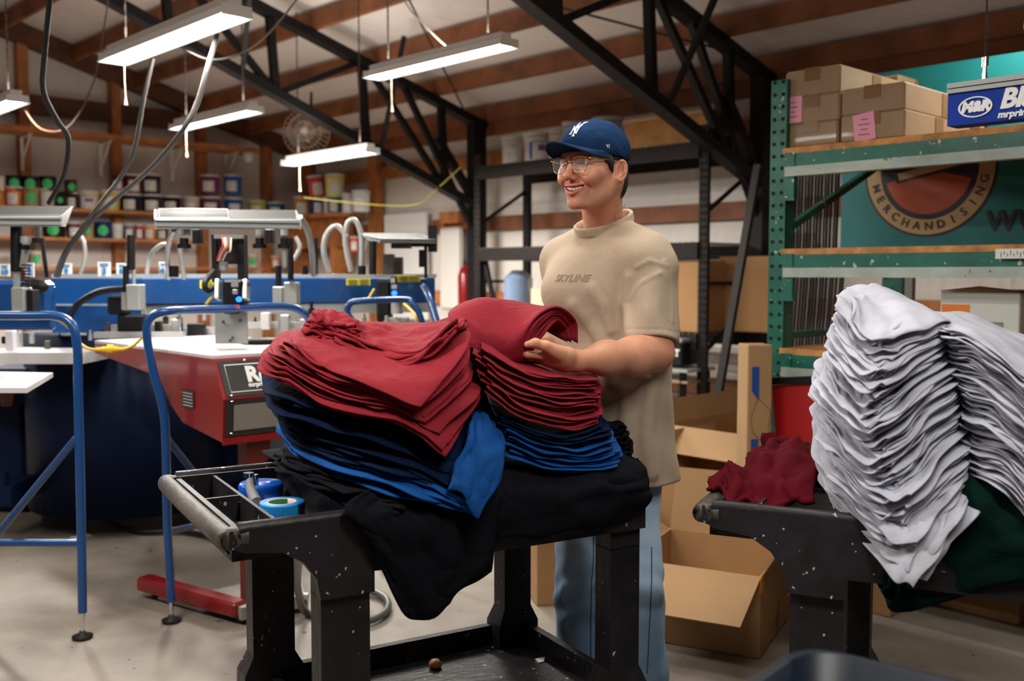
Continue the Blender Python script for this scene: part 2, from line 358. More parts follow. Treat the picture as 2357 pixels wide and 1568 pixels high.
# ---------------- ink containers ----------------
LAB = mat('paper label', (.72, .7, .66), .6, var=.25, vscale=30)
GDOT = plain((.05, .55, .16), .5); LIDW = plain((.7, .68, .64), .4)
def pail_proto(col, r, h, kind):
    root = thing('ink_pail', '', 'pail')
    c = plain(col, .35)
    if kind == 'tub': body = [(0, 0), (r*.78, 0), (r*.8, .005), (r*.96, h*.93)]
    else: body = [(0, 0), (r*.9, 0), (r*.92, .006), (r*.97, h*.8), (r*1.03, h*.8), (r*1.03, h*.84), (r*.98, h*.84), (r*.98, h*.93)]
    MB().lathe(body, n=20).build('body', c, root, True)
    MB().lathe([(0, h*.965), (r*.9, h*.965), (r*.92, h), (r*1.04, h), (r*1.05, h*.9), (r*.99, h*.9)], n=20).build('lid', c if kind in ('same', 'dot') else LIDW, root, True)
    n = 10; rr = r*.965+.003
    if kind == 'dot':
        pts = [Vector((0, 0, 0))]; R0 = min(r*.62, h*.36); vs = [(math.sin(0)*rr, -rr*1.0, h*.5)]
        for i in range(18):
            t = 2*PI*i/18; x = R0*math.cos(t); z = R0*math.sin(t); vs.append((rr*math.sin(x/rr), -rr*math.cos(x/rr)*1.01, h*.48+z))
        vs[0] = (0, -rr*1.02, h*.48)
        MB().add(vs, [(0, i+1, (i+1) % 18+1) for i in range(18)]).build('round_sticker', GDOT, root, True, label='bright green round sticker')
    else:
        w = .62 if kind != 'purple' else .8; g = [[(rr*math.sin(t), -rr*math.cos(t), z) for t in np.linspace(-w, w, n)] for z in (h*.12, h*.66)]
        MB().grid(g).build('label', LAB, root, True)
        if kind in ('purple', 'bluebar'):
            g = [[((rr+.001)*math.sin(t), -(rr+.001)*math.cos(t), z) for t in np.linspace(-.1, w*.85, n)] for z in (h*.4, h*.6)]; MB().grid(g).build('band', plain((.25, .08, .22)), root, True)
            g = [[((rr+.001)*math.sin(t), -(rr+.001)*math.cos(t), z) for t in np.linspace(-w, -w*.72, 4)] for z in (h*.12, h*.66)]; MB().grid(g).build('stripe', plain((.02, .05, .45)), root, True)
    return root
PROTOS = {}
def pail(px0, px1, py0, py1, plane, cname, col, kind, where, tilt=0):
    """one container standing on its shelf; plane: ('back', dist) or ('right', dist)"""
    t = ((px0+px1)/2-1178.5)/F_PX
    D = (AW-.3)/(.725-.688*t) if plane == 'back' else (BW-.42)/(.725*t+.688)
    p0 = W((px0+px1)/2, py1, D); s = F_PX/D; w = (px1-px0)/s; h = (py1-py0)/s
    key = (col, kind, round(w, 2), round(h, 2))
    if key not in PROTOS: o = PROTOS[key] = pail_proto(col, w/2, h, kind)
    else: o = dup(PROTOS[key], p0)
    z = {'back': [2.04, 1.74, 1.44], 'right': [2.05, 1.35]}[plane]; zz = min(z, key=lambda q: abs(q-p0.z)) if min(abs(q-p0.z) for q in z) < .1 else p0.z
    o.location = (p0.x, p0.y, zz+.001); o.rotation_euler = (0, tilt, (-.46 if plane == 'back' else .75)*0+math.atan2(-p0.x, p0.y)*1+(random.random()-.5)*.5)
    o['label'] = '%s %s, %s' % (cname, 'tub' if kind == 'tub' else 'ink pail', where); o['group'] = 'ink pails on the wall shelves'; return p0, h, o
BLK, MAR, GRY, PUR, BLU, LIM, TEA, AMB, CRM, ORG, YLW, NAV, REDC = (.012, .012, .014), (.13, .015, .04), (.03, .03, .045), (.2, .035, .17), (.01, .13, .5), (.55, .6, .06), (.01, .16, .3), (.75, .35, .05), (.75, .66, .55), (.75, .2, .03), (.78, .6, .06), (.01, .03, .14), (.75, .07, .06)
rows = [(-22, 11, 443, 486, 'orange', ORG, 'dot', 'lower row at the left picture edge'), (15, 51, 440, 486, 'orange', ORG, 'tub', 'below the leftmost black pail with a green sticker'), (53, 90, 441, 486, 'tan', (.5, .35, .16), 'dot', 'lower row, third from the left'), (93, 126, 441, 486, 'cream', CRM, 'tub', 'lower row, below the black pail beside the thick cable'), (128, 150, 446, 486, 'dark green-stickered', BLK, 'dot', 'lower row beside the thick black cable'),
 (153, 179, 447, 486, 'dark brown', (.05, .02, .02), 'l', 'under the brown pail with a half-hidden green sticker'), (182, 227, 444, 487, 'white with purple band', CRM, 'purple', 'left of the yellow pail'), (230, 276, 441, 488, 'bright yellow', YLW, 'l', 'standing alone where the grey hoses cross it'),
 (281, 324, 447, 488, 'dark blue', (.02, .025, .07), 'l', 'under the maroon pail'), (327, 373, 447, 488, 'dark grey', GRY, 'l', 'under another dark grey pail'), (375, 417, 448, 488, 'black', BLK, 'l', 'single, right of the dark grey stack'), (422, 459, 448, 488, 'cream white', CRM, 'l', 'between the black pail and the purple stack'),
 (463, 508, 447, 489, 'plum', PUR, 'l', 'bottom of the purple stack'), (516, 558, 447, 489, 'bright blue', BLU, 'l', 'bottom of the blue stack'), (571, 612, 452, 490, 'lime green', LIM, 'l', 'right of the blue stack'), (616, 655, 455, 491, 'teal blue', TEA, 'l', 'last on the rear shelf before the corner')]
rows2 = [(15, 50, 405, 440, 'black', BLK, 'dot', 'leftmost of the upper stickered row'), (-20, 11, 407, 443, 'cream', CRM, 'tub', 'upper row at the left picture edge'), (51, 88, 407, 441, 'black', BLK, 'dot', 'second of the upper stickered row'), (93, 128, 407, 441, 'black', BLK, 'dot', 'third of the upper stickered row, near the thick cable'), (149, 177, 415, 447, 'brown', (.07, .03, .03), 'dot', 'fourth of the upper stickered row, right of the cable'),
 (259, 289, 406, 441, 'dark maroon', (.08, .01, .025), 'same', 'left of the labelled maroon pail, no label visible'), (286, 325, 402, 447, 'maroon', MAR, 'l', 'on top of the dark blue pail'), (327, 370, 402, 447, 'dark grey', GRY, 'l', 'on top of another dark grey pail'), (462, 505, 404, 447, 'plum', PUR, 'l', 'top of the purple stack'), (516, 557, 404, 447, 'bright blue', BLU, 'l', 'top of the blue stack')]
for r_ in rows+rows2: pail(*r_[:4], 'back', *r_[4:])
mid = [(100, 150, 507, 543, 'dark', BLK, 'dot', 'middle shelf, left end'), (152, 187, 507, 543, 'maroon', MAR, 'tub', 'middle shelf behind the hoses'), (190, 216, 507, 543, 'tan', (.5, .35, .2), 'dot', 'middle shelf just right of the hoses'), (218, 256, 504, 543, 'navy', NAV, 'dot', 'middle shelf left of the white cup'), (257, 284, 507, 543, 'white', (.75, .75, .75), 'tub', 'middle shelf beside the navy one'), (286, 310, 508, 543, 'grey', (.16, .15, .16), 'tub', 'middle shelf beside the red one'), (311, 330, 508, 543, 'red', (.5, .02, .04), 'tub', 'middle shelf, narrow'), (332, 360, 508, 543, 'orange', (.8, .3, .02), 'tub', 'middle shelf, right end'), (362, 388, 510, 543, 'black', BLK, 'tub', 'middle shelf behind the aluminium hood')]
for r_ in mid: pail(*r_[:4], 'back', *r_[4:])
low = [(70, 100, 565, 600, 'beige', CRM, 'dot', 'lowest shelf behind the press, left'), (28, 62, 566, 600, 'peach', (.6, .35, .22), 'tub', 'lowest shelf by the black post'), (570, 594, 567, 598, 'beige', CRM, 'dot', 'lowest shelf under the aluminium hood'), (624, 645, 573, 600, 'orange', ORG, 'tub', 'lowest shelf near the corner'), (548, 566, 570, 598, 'green', GDOT and (.05, .5, .12), 'tub', 'lowest shelf beside the black panel'), (648, 662, 560, 600, 'white', (.7, .7, .7), 'tub', 'lowest shelf, narrow')]
for r_ in low: pail(*r_[:4], 'back', *r_[4:])
rgt = [(677, 715, 453, 498, 'amber', AMB, 'l', 'left end of the corner shelf'), (716, 745, 455, 497, 'royal blue', (.01, .07, .4), 'l', 'under the leaning coral pail'), (744, 758, 456, 496, 'pink white', (.75, .6, .62), 'tub', 'squeezed beside the royal blue one'), (755, 785, 454, 495, 'teal', TEA, 'l', 'in the lower row of the corner shelf'), (787, 812, 450, 494, 'lilac white', (.66, .6, .7), 'l', 'between the teal and the large white pail'), (811, 852, 444, 492, 'plain white', (.75, .75, .78), 'same', 'right end of the corner shelf'),
 (712, 750, 405, 455, 'coral', REDC, 'l', 'leaning on top of the corner row'), (749, 794, 402, 452, 'pale yellow', (.75, .68, .2), 'l', 'on top of the teal pail')]
for i, r_ in enumerate(rgt): pail(*r_[:4], 'right', *r_[4:], tilt=(-.12 if i == 6 else 0))
for r_ in [(805, 826, 545, 580, 'coral', REDC, 'tub', 'on the lower corner shelf'), (826, 842, 545, 580, 'turquoise', (.02, .3, .4), 'tub', 'on the lower corner shelf')]: pail(*r_[:4], 'right', *r_[4:])
# ---------------- black steel shelving against the right wall ----------------
FB = 5.88                                              # building b of its front face
def perf_post(mb, a, b, z1, w=.06, m=0, holes=True):
    """teardrop-punched upright: two flanges with rows of dark holes"""
    mb.box(B(a, b, z1/2), (w, .012, z1), ROTB, m); mb.box(B(a-(w/2) if False else a, b+.03, z1/2), (.03, .06, z1), ROTB, m)
M_HOLE = mat('dark punched hole', (.002, .002, .002), .9)
M_DGREY = mat('dark bronze steel', (.013, .0095, .009), .55, .1, .1, 50, .3, 8, spec=.2)
r = thing('steel_shelving', 'black steel shelving behind the man with pails and a crate on its top shelf', 'shelving', B(5.4, FB, 0))
RA, RB_ = 4.22, 6.64
for a in (RA, RB_):
    for b in (FB, FB+.6):
        m = MB(); perf_post(m, a, b, 2.42 if b == FB else 2.35, .075)
        for i in range(46):
            z = .1+i*.05
            for dx in (-.017, .017): m.box(B(a+dx, b-.008, z), (.012, .008, .022), ROTB, 1)
        m.build('post', [M_DGREY if b == FB else M_BLACK, M_HOLE], r)
    for k_ in range(4): MB().beam(B(a, FB+.02, .3+k_*.5), B(a, FB+.58, .62+k_*.5 if k_ % 2 else .3+k_*.5), .025, .025, up=AX).build('side_brace', M_BLACK, r)
m = MB(); m.beam(B(RB_-.02, FB+.05, 1.58), B(RB_-.42, FB+.05, .2), .04, .03, up=BX); m.build('diagonal_brace', M_BLACK, r)
for z in (2.3, 1.585, .93, .35):
    m = MB()
    for b in (FB-.01, FB+.6): m.box(B((RA+RB_)/2, b, z-.05), (RB_-RA-.06, .04, .11), ROTB)
    m.build('beam', M_DGREY, r)
    m = MB(); n = 44
    for i in range(n): m.box(B(RA+.05+i*(RB_-RA-.1)/(n-1), FB+.29, z+.008), (.014, .62, .008), ROTB)
    for i in range(8): m.box(B((RA+RB_)/2, FB+.0+i*.083, z+.001), (RB_-RA-.08, .008, .006), ROTB)
    m.build('wire_deck', mat('tan wire deck', (.2, .15, .12), .5, .4), r)
# items on it ------------------------------------------------------------
def on_plane(px, b):
    t = (px-1178.5)/F_PX; return b/(.725*t+.688)
def shelf_pail(px0, px1, py0, zsh, b, nm, col, kind, label, grp='pails on the black shelving'):
    D = on_plane((px0+px1)/2, b); p = W((px0+px1)/2, py0, D); w = (px1-px0)/F_PX*D; h = max(.05, p.z-zsh-.014)
    o = pail_proto(col, w/2, h, kind); o.location = (p.x, p.y, zsh+.014); o.rotation_euler = (0, 0, math.atan2(-p.x, p.y)+(.25 if kind == 'purple' else -.1)); o['label'] = label; o['group'] = grp
shelf_pail(1155, 1203, 317, 2.3, FB+.25, '', (.75, .7, .66), 'l', 'white pail with a faint label, leftmost on the black shelving')
shelf_pail(1206, 1262, 307, 2.3, FB+.25, '', (.75, .7, .66), 'purple', 'white pail with blue and purple label left of the cap brim')
shelf_pail(1261, 1308, 301, 2.3, FB+.35, '', (.75, .64, .58), 'same', 'pinkish white pail just above the cap brim')
shelf_pail(1294, 1345, 282, 2.3, FB+.4, '', (.6, .6, .56), 'l', 'taller grey white pail behind the cap crown')
shelf_pail(1363, 1435, 272, 2.3, FB+.38, '', (.5, .5, .5), 'same', 'wide grey pail behind the top of the cap')
shelf_pail(1434, 1487, 279, 2.3, FB+.4, '', (.42, .43, .45), 'l', 'low grey pail right of the cap, behind the crate')
c = thing('wooden_crate', 'orange brown wooden crate on the black shelving right of the cap', 'crate', B(4.62, FB+.25, 2.315))
MB().box(B(4.62, FB+.25, 2.415), (.78, .36, .2), ROTB, bev=.006).build('body', mat('worn plywood', (.5, .24, .07), .6, 0, .3, 20, .35, 6, speck=((.7, .5, .3), 9, .66)), c)
MB().box(B(4.62, FB+.25, 2.53), (.8, .38, .03), ROTB, bev=.004).build('lid', mat('pale plywood', (.55, .36, .2), .6, 0, 0, 1, .2, 6), c)
# right-hand objects on lower tiers
def carton(name, label, a, b, z0, size, m=M_CARD, closed=True, rz=0, cat='box', group=None, extra=None):
    r = thing(name, label, cat, B(a, b, z0), ROTB+rz, group); x, y, h = size
    MB().box((0, 0, h/2), (x, y, h), bev=.004).build('body', m, r, True)
    s = MB().box((0, 0, h+.001), (.06, y+.002, .002)).box((0, -y/2-.001, h*.8), (.06, .002, h*.4)).box((0, y/2+.001, h*.8), (.06, .002, h*.4)); s.build('tape', M_TAPEB, r, True)
    return r
def at_face(r, name, x, y, z, w, h, m, face='front', rot=0, **t):
    ca, sa = math.cos(rot), math.sin(rot); q = [(-w/2, -h/2), (w/2, -h/2), (w/2, h/2), (-w/2, h/2)]; q = [(u*ca-v*sa, u*sa+v*ca) for u, v in q]
    if face == 'front': P_ = [(x+u, y, z+v) for u, v in q]; off = (0, -.0015, 0)
    else: P_ = [(x, y+u, z+v) for u, v in q]; off = (.0015, 0, 0)
    return MB().prism(P_, off).build(name, m, r, True, **t)
r = carton('cardboard_box', 'cardboard box with white shipping label on the black shelving behind the sleeve', 4.48, FB+.2, .945, (.42, .36, .52), M_CARD)
at_face(r, 'shipping_label', -.02, .182, .34, .13, .2, LAB)
for o in list(bpy.data.objects):
    if o.parent == r and o.name.startswith('shipping_label'): o.rotation_euler = (0, 0, 0)
r['label'] = 'cardboard box on the black shelving right behind the sleeve'
bpy.data.objects.remove([o for o in bpy.data.objects if o.parent == r and o.name.startswith('shipping_label')][0])
at_face(r, 'shipping_label', .08, .18, .36, .15, .25, LAB, 'front'); [o for o in bpy.data.objects if o.parent == r and o.name.startswith('shipping_label')][0].location.y = .003
at_face(r, 'address_sheet', .05, -.18, .33, .16, .26, LAB)
def openbox(name, label, loc, rz, size, flaps, m=M_CARD, th=.006, group=None, cat='box'):
    """open carton; flaps: dict side -> (angle from vertical outward in deg, length)"""
    r = thing(name, label, cat, loc, rz, group); x, y, h = size; mb = MB()
    for s in (-1, 1): mb.box((s*(x/2-th/2), 0, h/2), (th, y, h)); mb.box((0, s*(y/2-th/2), h/2), (x-2*th, th, h))
    mb.box((0, 0, th/2), (x, y, th)); mb.build('body', m, r, True)
    for side, (ang, ln) in flaps.items():
        a = math.radians(ang); d = {'f': (0, -1), 'b': (0, 1), 'l': (-1, 0), 'r': (1, 0)}[side]; L_ = x if side in 'fb' else y
        tx, ty = -d[1], d[0]; bx, by = d[0]*((x/2) if d[0] else 0), d[1]*((y/2) if d[1] else 0)
        e = (d[0]*math.sin(a)*ln, d[1]*math.sin(a)*ln, math.cos(a)*ln)
        P_ = [Vector((bx+tx*L_/2*s1*(1 if k1 == 0 else .97)+e[0]*k1, by+ty*L_/2*s1*(1 if k1 == 0 else .97)+e[1]*k1, h+e[2]*k1)) for s1, k1 in ((-1, 0), (1, 0), (1, 1), (-1, 1))]
        nrm = (P_[1]-P_[0]).cross(P_[2]-P_[0]).normalized()*.004
        MB().prism(P_, nrm).build('flap', M_CARD2, r, True)
    return r
openbox('open_cardboard_box', 'large dark brown open box on the black shelving right of the sleeve', B(4.62-.55, FB+.55, .945), ROTB, (.5, .4, .55), {'l': (20, .18), 'f': (35, .15)})
r = thing('toolbox', 'low black toolbox with white lettering under the labelled cardboard box', 'toolbox', B(4.55, FB+.02, .70), ROTB)
MB().box((0, 0, .09), (.5, .3, .16), bev=.01).build('body', M_BLKP, r, True); MB().box((0, 0, .19), (.5, .3, .03), bev=.008).build('lid', M_ALUP, r, True)
text('lettering', 'KOBALT', .07, B(4.45, FB-.135, .80), -AX, (0, 0, 1), M_WHITE, r, bold=.003)
t = thing('work_stand', 'black stand carrying the toolbox and boards between the man and the rack', 'stand', B(4.55, FB-.05, 0))
for z, th in ((.68, .02), (.6, .015), (.45, .015)): MB().box(B(4.5, FB, z), (.56, .34, th), ROTB).build('tray', plain((.3, .2, .15)) if th < .02 else M_ALUP, t)
for a in (4.28, 4.76):
    for b in (FB-.14, FB+.14): MB().beam(B(a, b, 0), B(a, b, .67), .05, .05).build('leg', M_BLACK, t)
tag(MB().cyl(B(6.38, FB+.25, .95), B(6.38, FB+.25, 1.33), .13, n=24).cyl(B(6.38, FB+.25, 1.33), B(6.38, FB+.25, 1.4), .13, .05, n=24).build('water_jug', mat('translucent blue plastic', (.25, .36, .55), .25, trans=.4)), 'pale blue water jug on the black shelving beside the diagonal brace', 'jug')
r = carton('printed_box', 'pale printed box on the black shelving between the jug and the man', 5.85, FB+.2, .945, (.34, .3, .3), plain((.5, .42, .3), .7)); at_face(r, 'print', .03, -.151, .16, .14, .12, mat('green print', (.25, .4, .2), .6, var=.6, vscale=25))
# fire extinguisher on the wall
e = thing('fire_extinguisher', 'red fire extinguisher on the wall left of the black shelving', 'fire extinguisher', B(7.65, BW-.2, 1.02))
MB().lathe([(0, 0), (.065, 0), (.07, .02), (.07, .33), (.045, .4), (.02, .42), (.02, .45), (0, .45)]).build('tank', M_RED, e, True)
MB().box((0, 0, .47), (.03, .12, .03)).box((0, -.02, .5), (.02, .14, .012)).build('handle', M_BLACK, e, True); MB().tube([(0, .03, .46), (.06, .07, .4), (.08, .05, .2), (.075, .02, .1)], .01).build('hose', M_RUB, e, True)
# ---------------- green pallet rack at the right ----------------
GP = W(1789, 630, 4.3); gb = GP.dot(BX); ga = GP.dot(AX); GL = 2.9
g = thing('pallet_rack', 'green pallet rack on the right with cartons above and a banner behind', 'rack', B(ga-GL/2, gb, 0))
def gpost(a, b, top):
    m = MB(); m.box(B(a, b, top/2), (.076, .02, top), ROTB); m.box(B(a-.034, b+.035, top/2), (.008, .07, top), ROTB); m.box(B(a+.034, b+.035, top/2), (.008, .07, top), ROTB)
    for i in range(int(top/.052)):
        for dx in (-.02, .02): m.cyl(B(a+dx, b-.0085, .05+i*.052), B(a+dx, b-.0125, .05+i*.052), .0085, n=8, mi=1, smooth=False)
    m.build('upright', [M_GREEN, M_HOLE], g)
TOPZ = W(1789, 185, 4.3).z
for a in (ga, ga-GL): gpost(a, gb, TOPZ); gpost(a, gb+1.05, TOPZ)
for i in range(5): z = .2+i*.45; MB().beam(B(ga, gb+.04, z), B(ga, gb+1.02, z+(.4 if i % 2 else 0)), .03, .03, up=AX).build('cross_brace', M_GREEN, g)
M_OSB = mat('particle board edge', (.45, .2, .06), .7, 0, .4, 30, .5, 15)
M_STRIP = mat('worn white price strip', (.36, .42, .38), .5, 0, 0, 1, .25, 6, speck=((.3, .14, .05), 14, .68))
BZ = [W(1800, 345, 4.3).z, W(1800, 574, 4.3).z, W(1800, 800, 4.3).z, .35]
for z in BZ:
    for b in (gb, gb+1.02):
        m = MB(); m.box(B(ga-GL/2, b, z-.055), (GL-.08, .05, .06), ROTB); m.box(B(ga-.065, b-.015, z-.12), (.05, .03, .2), ROTB); m.build('beam', M_GREEN, g)
    m = MB().box(B(ga-GL/2, gb-.012, z-.1), (GL-.1, .055, .04), ROTB); m.build('label_strip', M_STRIP, g)
    MB().box(B(ga-GL/2, gb+.5, z-.012), (GL-.06, 1.05, .025), ROTB).build('deck', M_OSB, g)
# tape tag with handwriting
p = B(ga-GL*.0, 0, 0)
tp = W(2330, 583, 3.2); 
def on_gb(px, py, off=-.03):
    t = (px-1178.5)/F_PX; D = (gb+off)/(.725*t+.688); return W(px, py, D)
q = on_gb(2335, 584, -.045)
tg = MB().box(q, (.13, .003, .035), ROTB).build('tape_label', plain((.7, .72, .7)), g)
m = MB()
for i in range(9): m.box(q-BX*.002-AX*(-.045+i*.011)+Vector((0, 0, (-.004, .003)[i % 2])), (.002, .001, .012 if i % 3 else .018), ROTB, M=None)
m.build('handwriting', M_BLKP, tg)
# cartons on the top deck ------------------------------------------------
M_CTN = mat('taped carton', (.27, .175, .095), .6, 0, .1, 40, .12, 4, coat=.2)
def tcarton(pxl, pxr, pyt, z0, dep, label, note=False, off=.03, sdx=0):
    """front-left/right pixels of the face on the rack front; stands with its face parallel to the rack"""
    pl, pr = on_gb(pxl, pyt, off), on_gb(pxr, pyt, off); w = (pl-pr).length; c = (pl+pr)/2; z1 = c.z
    a = c.dot(AX); b = c.dot(BX)
    wl = w*.98; h = z1-z0
    r = thing('taped_carton', label, 'box', B(a, b+dep/2, z0+.001), ROTB, 'taped cartons on the green rack')
    # local x = AX (left in view is +a), y = -BX (front is +y local)
    MB().box((0, 0, h/2), (wl, dep, h-.004), bev=.008).build('body', M_CTN, r, True)
    t = MB().box((sdx, 0, h-.001), (.07, dep+.004, .003)).box((sdx, dep/2+.001, h*.78), (.07, .003, h*.44)).box((sdx, -dep/2-.001, h*.78), (.07, .003, h*.44)).box((-wl/2-.001, 0, h/2), (.003, .075, h-.02))
    t.build('tape', mat('glossy brown tape', (.2, .1, .04), .2), r, True)
    if note:
        x, z, rot = note; ca, sa = math.cos(rot), math.sin(rot)
        P_ = [(x+u*ca-v*sa, dep/2+.002, h*z+u*sa+v*ca) for u, v in ((-.045, -.055), (.045, -.055), (.045, .055), (-.045, .055))]
        n = MB().prism(P_, (0, .0015, 0)).build('pink_note', plain((.75, .3, .42), .6), r, True)
        mb = MB()
        for k_ in range(4): mb.box((x, dep/2+.0045, h*z+.03-k_*.02), (.03+.02*(k_ % 2), .001, .003))
        mb.build('handwriting', plain((.1, .03, .05)), n, True)
    return r
zt = BZ[0]
tcarton(1806, 1930, 280, zt, .62, 'taped carton in the bottom row of the green rack, beside the upright')
tcarton(1934, 2084, 257, zt, .62, 'taped carton with tilted pink note, lower of the right pair', note=(.03, .5, -.12))
zu = on_gb(1870, 280).z; zv = on_gb(2010, 257).z
tcarton(1808, 1934, 217, zu, .62, 'taped carton with upright pink note, middle of the left stack', note=(.09, .55, .0))
tcarton(1936, 2084, 196, zv, .75, 'taped carton without note, upper of the right pair')
tcarton(1808, 1935, 156, on_gb(1870, 217).z, .62, 'taped carton on top of the left stack under the roof')
tcarton(1960, 2070, 178, zv, .4, 'taped carton standing far back behind the right pair', off=.72)
o = MB().box(on_gb(2115, 285, .4)+Vector((0, 0, 0)), (.2, .3, .12), ROTB).build('paper_ream', LAB); tag(o, 'white wrapped ream on the top deck right of the cartons', 'paper')
o.location.z += 0
# banner behind the rack --------------------------------------------------
bb = gb+.98
TEAL = mat('teal banner vinyl', (.002, .17, .18), .5, 0, 0, 1, .08, 2)
def on_b(px, py, b):
    t = (px-1178.5)/F_PX; D = b/(.725*t+.688); return W(px, py, D)
bl = on_b(1930, 567, bb-.1); a_l = bl.dot(AX)
ban = thing('banner', 'teal merchandising banner with round orange emblem hung inside the green rack', 'banner', B(a_l-1.2, bb-.1, BZ[1]))
zb0, zb1 = BZ[1]+.01, on_b(1930, 180, bb-.1).z
MB().box(B(a_l-1.2, bb-.08, (zb0+zb1)/2), (2.4, .01, zb1-zb0), ROTB).build('sheet', TEAL, ban)
cc = on_b(2132, 390, bb-.1); ca_, cz_ = cc.dot(AX), cc.z; R1 = (cc-on_b(2132, 545, bb-.1)).length
R1x = R1
def disc(r0, r1, y, m, nm, t0=0, t1=2*PI, squash=1, dz=0, da=0):
    mb = MB(); n = 64
    P0 = [B(ca_+da-r0*math.cos(t0+(t1-t0)*i/n), bb-.085-y, cz_+dz+squash*r0*math.sin(t0+(t1-t0)*i/n)) for i in range(n+1)]
    P1 = [B(ca_+da-r1*math.cos(t0+(t1-t0)*i/n), bb-.085-y, cz_+dz+squash*r1*math.sin(t0+(t1-t0)*i/n)) for i in range(n+1)]
    for i in range(n): mb.add([P0[i], P0[i+1], P1[i+1], P1[i]], [(0, 1, 2, 3)])
    mb.build(nm, m, ban)
NVY = plain((.008, .012, .03), .5)
disc(0, R1, .0015, plain((.02, .008, .01), .5), 'emblem_outline'); disc(R1*.74, R1*.965, .003, plain((.5, .33, .16), .6), 'emblem_ring'); disc(0, R1*.73, .003, NVY, 'emblem_ground')
disc(0, R1*.66, .0045, mat('orange print', (.42, .07, .02), .5), 'emblem_orange', PI+.25, 2*PI-.25)
MB().beam(B(ca_+R1*.5, bb-.091, cz_-R1*.08), B(ca_-R1*.5, bb-.091, cz_+R1*.1), .001, R1*.2).build('emblem_bar', plain((.02, .01, .01)), ban)
MB().beam(B(ca_+R1*.45, bb-.093, cz_-R1*.08), B(ca_-R1*.5, bb-.093, cz_+R1*.1), .001, R1*.11).build('emblem_bar_face', plain((.5, .38, .22)), ban)
MB().beam(B(ca_+R1*.5, bb-.091, cz_+R1*.22), B(ca_-R1*.3, bb-.091, cz_+R1*.36), .001, R1*.2).build('emblem_band', plain((.3, .01, .02)), ban)
word = 'MERCHANDISING'
for i, ch in enumerate(word):
    t = PI+.28+(PI-.5)*i/(len(word)-1); rr = R1*.845
    o3 = B(ca_-rr*math.cos(t), bb-.089, cz_+rr*math.sin(t)); up = (-AX*-1*(-1))*0
    rad = (-AX*math.cos(t)+Vector((0, 0, math.sin(t)))); up = -rad; right = up.cross(BX)*1
    right = (-AX*(-math.sin(t))*-1+Vector((0, 0, -math.cos(t)))*-1)*1
    right = (AX*math.sin(t)+Vector((0, 0, math.cos(t))))
    text('letter', ch, R1*.17, o3, right, up, plain((.03, .02, .02)), ban, bold=.001)
wp = on_b(2266, 511, bb-.1)
text('web_address', 'WWW.S', .125, B(wp.dot(AX), bb-.089, wp.z), -AX, (0, 0, 1), NVY, ban, bold=.004, align='LEFT')
# long black strips leaning in the rack
sa0, sa1 = on_b(1812, 500, gb+.5).dot(AX), on_b(1925, 500, gb+.5).dot(AX); sda = (sa0-sa1)/15
s_ = thing('sheet_bundle', 'bundle of dark vertical strips leaning between rack upright and banner', 'strips', B(ga-.25, gb+.7, 0))
for i in range(16): MB().beam(B(sa0-sda*i-.02, gb+.4+.03*(i % 3), .36), B(sa0-sda*i, gb+.55+.03*(i % 3), 1.43), .006, .016, up=BX).build('strip', plain((.05, .04, .04), .4), s_)
s_ = thing('sheet_bundle', 'upper bundle of dark vertical strips left of the round emblem', 'strips', B(ga-.25, gb+.6, BZ[1]))
for i in range(16): MB().beam(B(sa0-sda*i-.01, gb+.45+.03*(i % 3), BZ[1]+.01), B(sa0-sda*i+.01, gb+.5+.03*(i % 3), BZ[0]-.06), .006, .016, up=BX).build('strip', plain((.05, .04, .04), .4), s_)
# ---------------- hanging blue sign, dryer hood ----------------
pS = W(2182, 235, 3.2)
sg = thing('hanging_sign', 'blue machine nameplate hanging from an aluminium rail at upper right', 'sign', pS)
dS = -AX; ln = 1.2
tl, bl_ = W(2180, 205, 3.2), W(2180, 291, 3.2)
hS = tl.z-bl_.z; nrm = -BX
MB().prism([bl_, bl_+dS*ln, bl_+dS*ln+Vector((0, 0, hS*.86)), bl_+Vector((0, 0, hS*.86))], BX*.08).build('panel', mat('cobalt sign face', (.003, .03, .30), .6, spec=.2), sg)
for z0, z1 in ((.86, .97), (1.0, 1.13)): MB().prism([bl_-BX*.01+Vector((0, 0, hS*z0)), bl_-BX*.01+dS*ln+Vector((0, 0, hS*z0)), bl_-BX*.01+dS*ln+Vector((0, 0, hS*z1)), bl_-BX*.01+Vector((0, 0, hS*z1))], BX*.1).build('rail', M_ALUP, sg)
c = bl_-BX*.004
def S(u, v): return c+dS*u+Vector((0, 0, v*hS*.86))
fx = hS*.86
text('sign_text', 'Blade', .080, S(.16, .62), dS, (0, 0, 1), M_WHITE, sg, bold=.0035, shear=.25, align='LEFT'); text('sign_text', 'mrprint.com', .028, S(.155, .17), dS, (0, 0, 1), M_WHITE, sg, bold=.0012, shear=.2, align='LEFT', xs=1.05)
mb = MB(); n = 40
for i in range(n):
    t0, t1 = 2*PI*i/n, 2*PI*(i+1)/n; q = []
    for (t_, k_) in ((t0, 1), (t1, 1), (t1, .88), (t0, .88)): q.append(c-BX*.001+dS*(.087+.052*k_*math.cos(t_))+Vector((0, 0, fx*.5+.032*k_*math.sin(t_))))
    mb.add(q, [(0, 1, 2, 3)])
mb.build('logo_oval', M_WHITE, sg); text('logo_text', 'M&R', .042, S(.087, .5), dS, (0, 0, 1), M_WHITE, sg, bold=.003, shear=.2)
hp = bl_+dS*.1+BX*.03
MB().cyl(hp+Vector((0, 0, hS*1.1)), hp+Vector((0, 0, hS*1.35)), .008).cyl(hp+Vector((0, 0, hS*1.5)), hp+Vector((0, 0, hS*1.75)), .011).cyl(hp+Vector((0, 0, hS*1.35)), hp+Vector((0, 0, hS*1.5)), .006).build('eye_bolt', M_CHROME, sg)
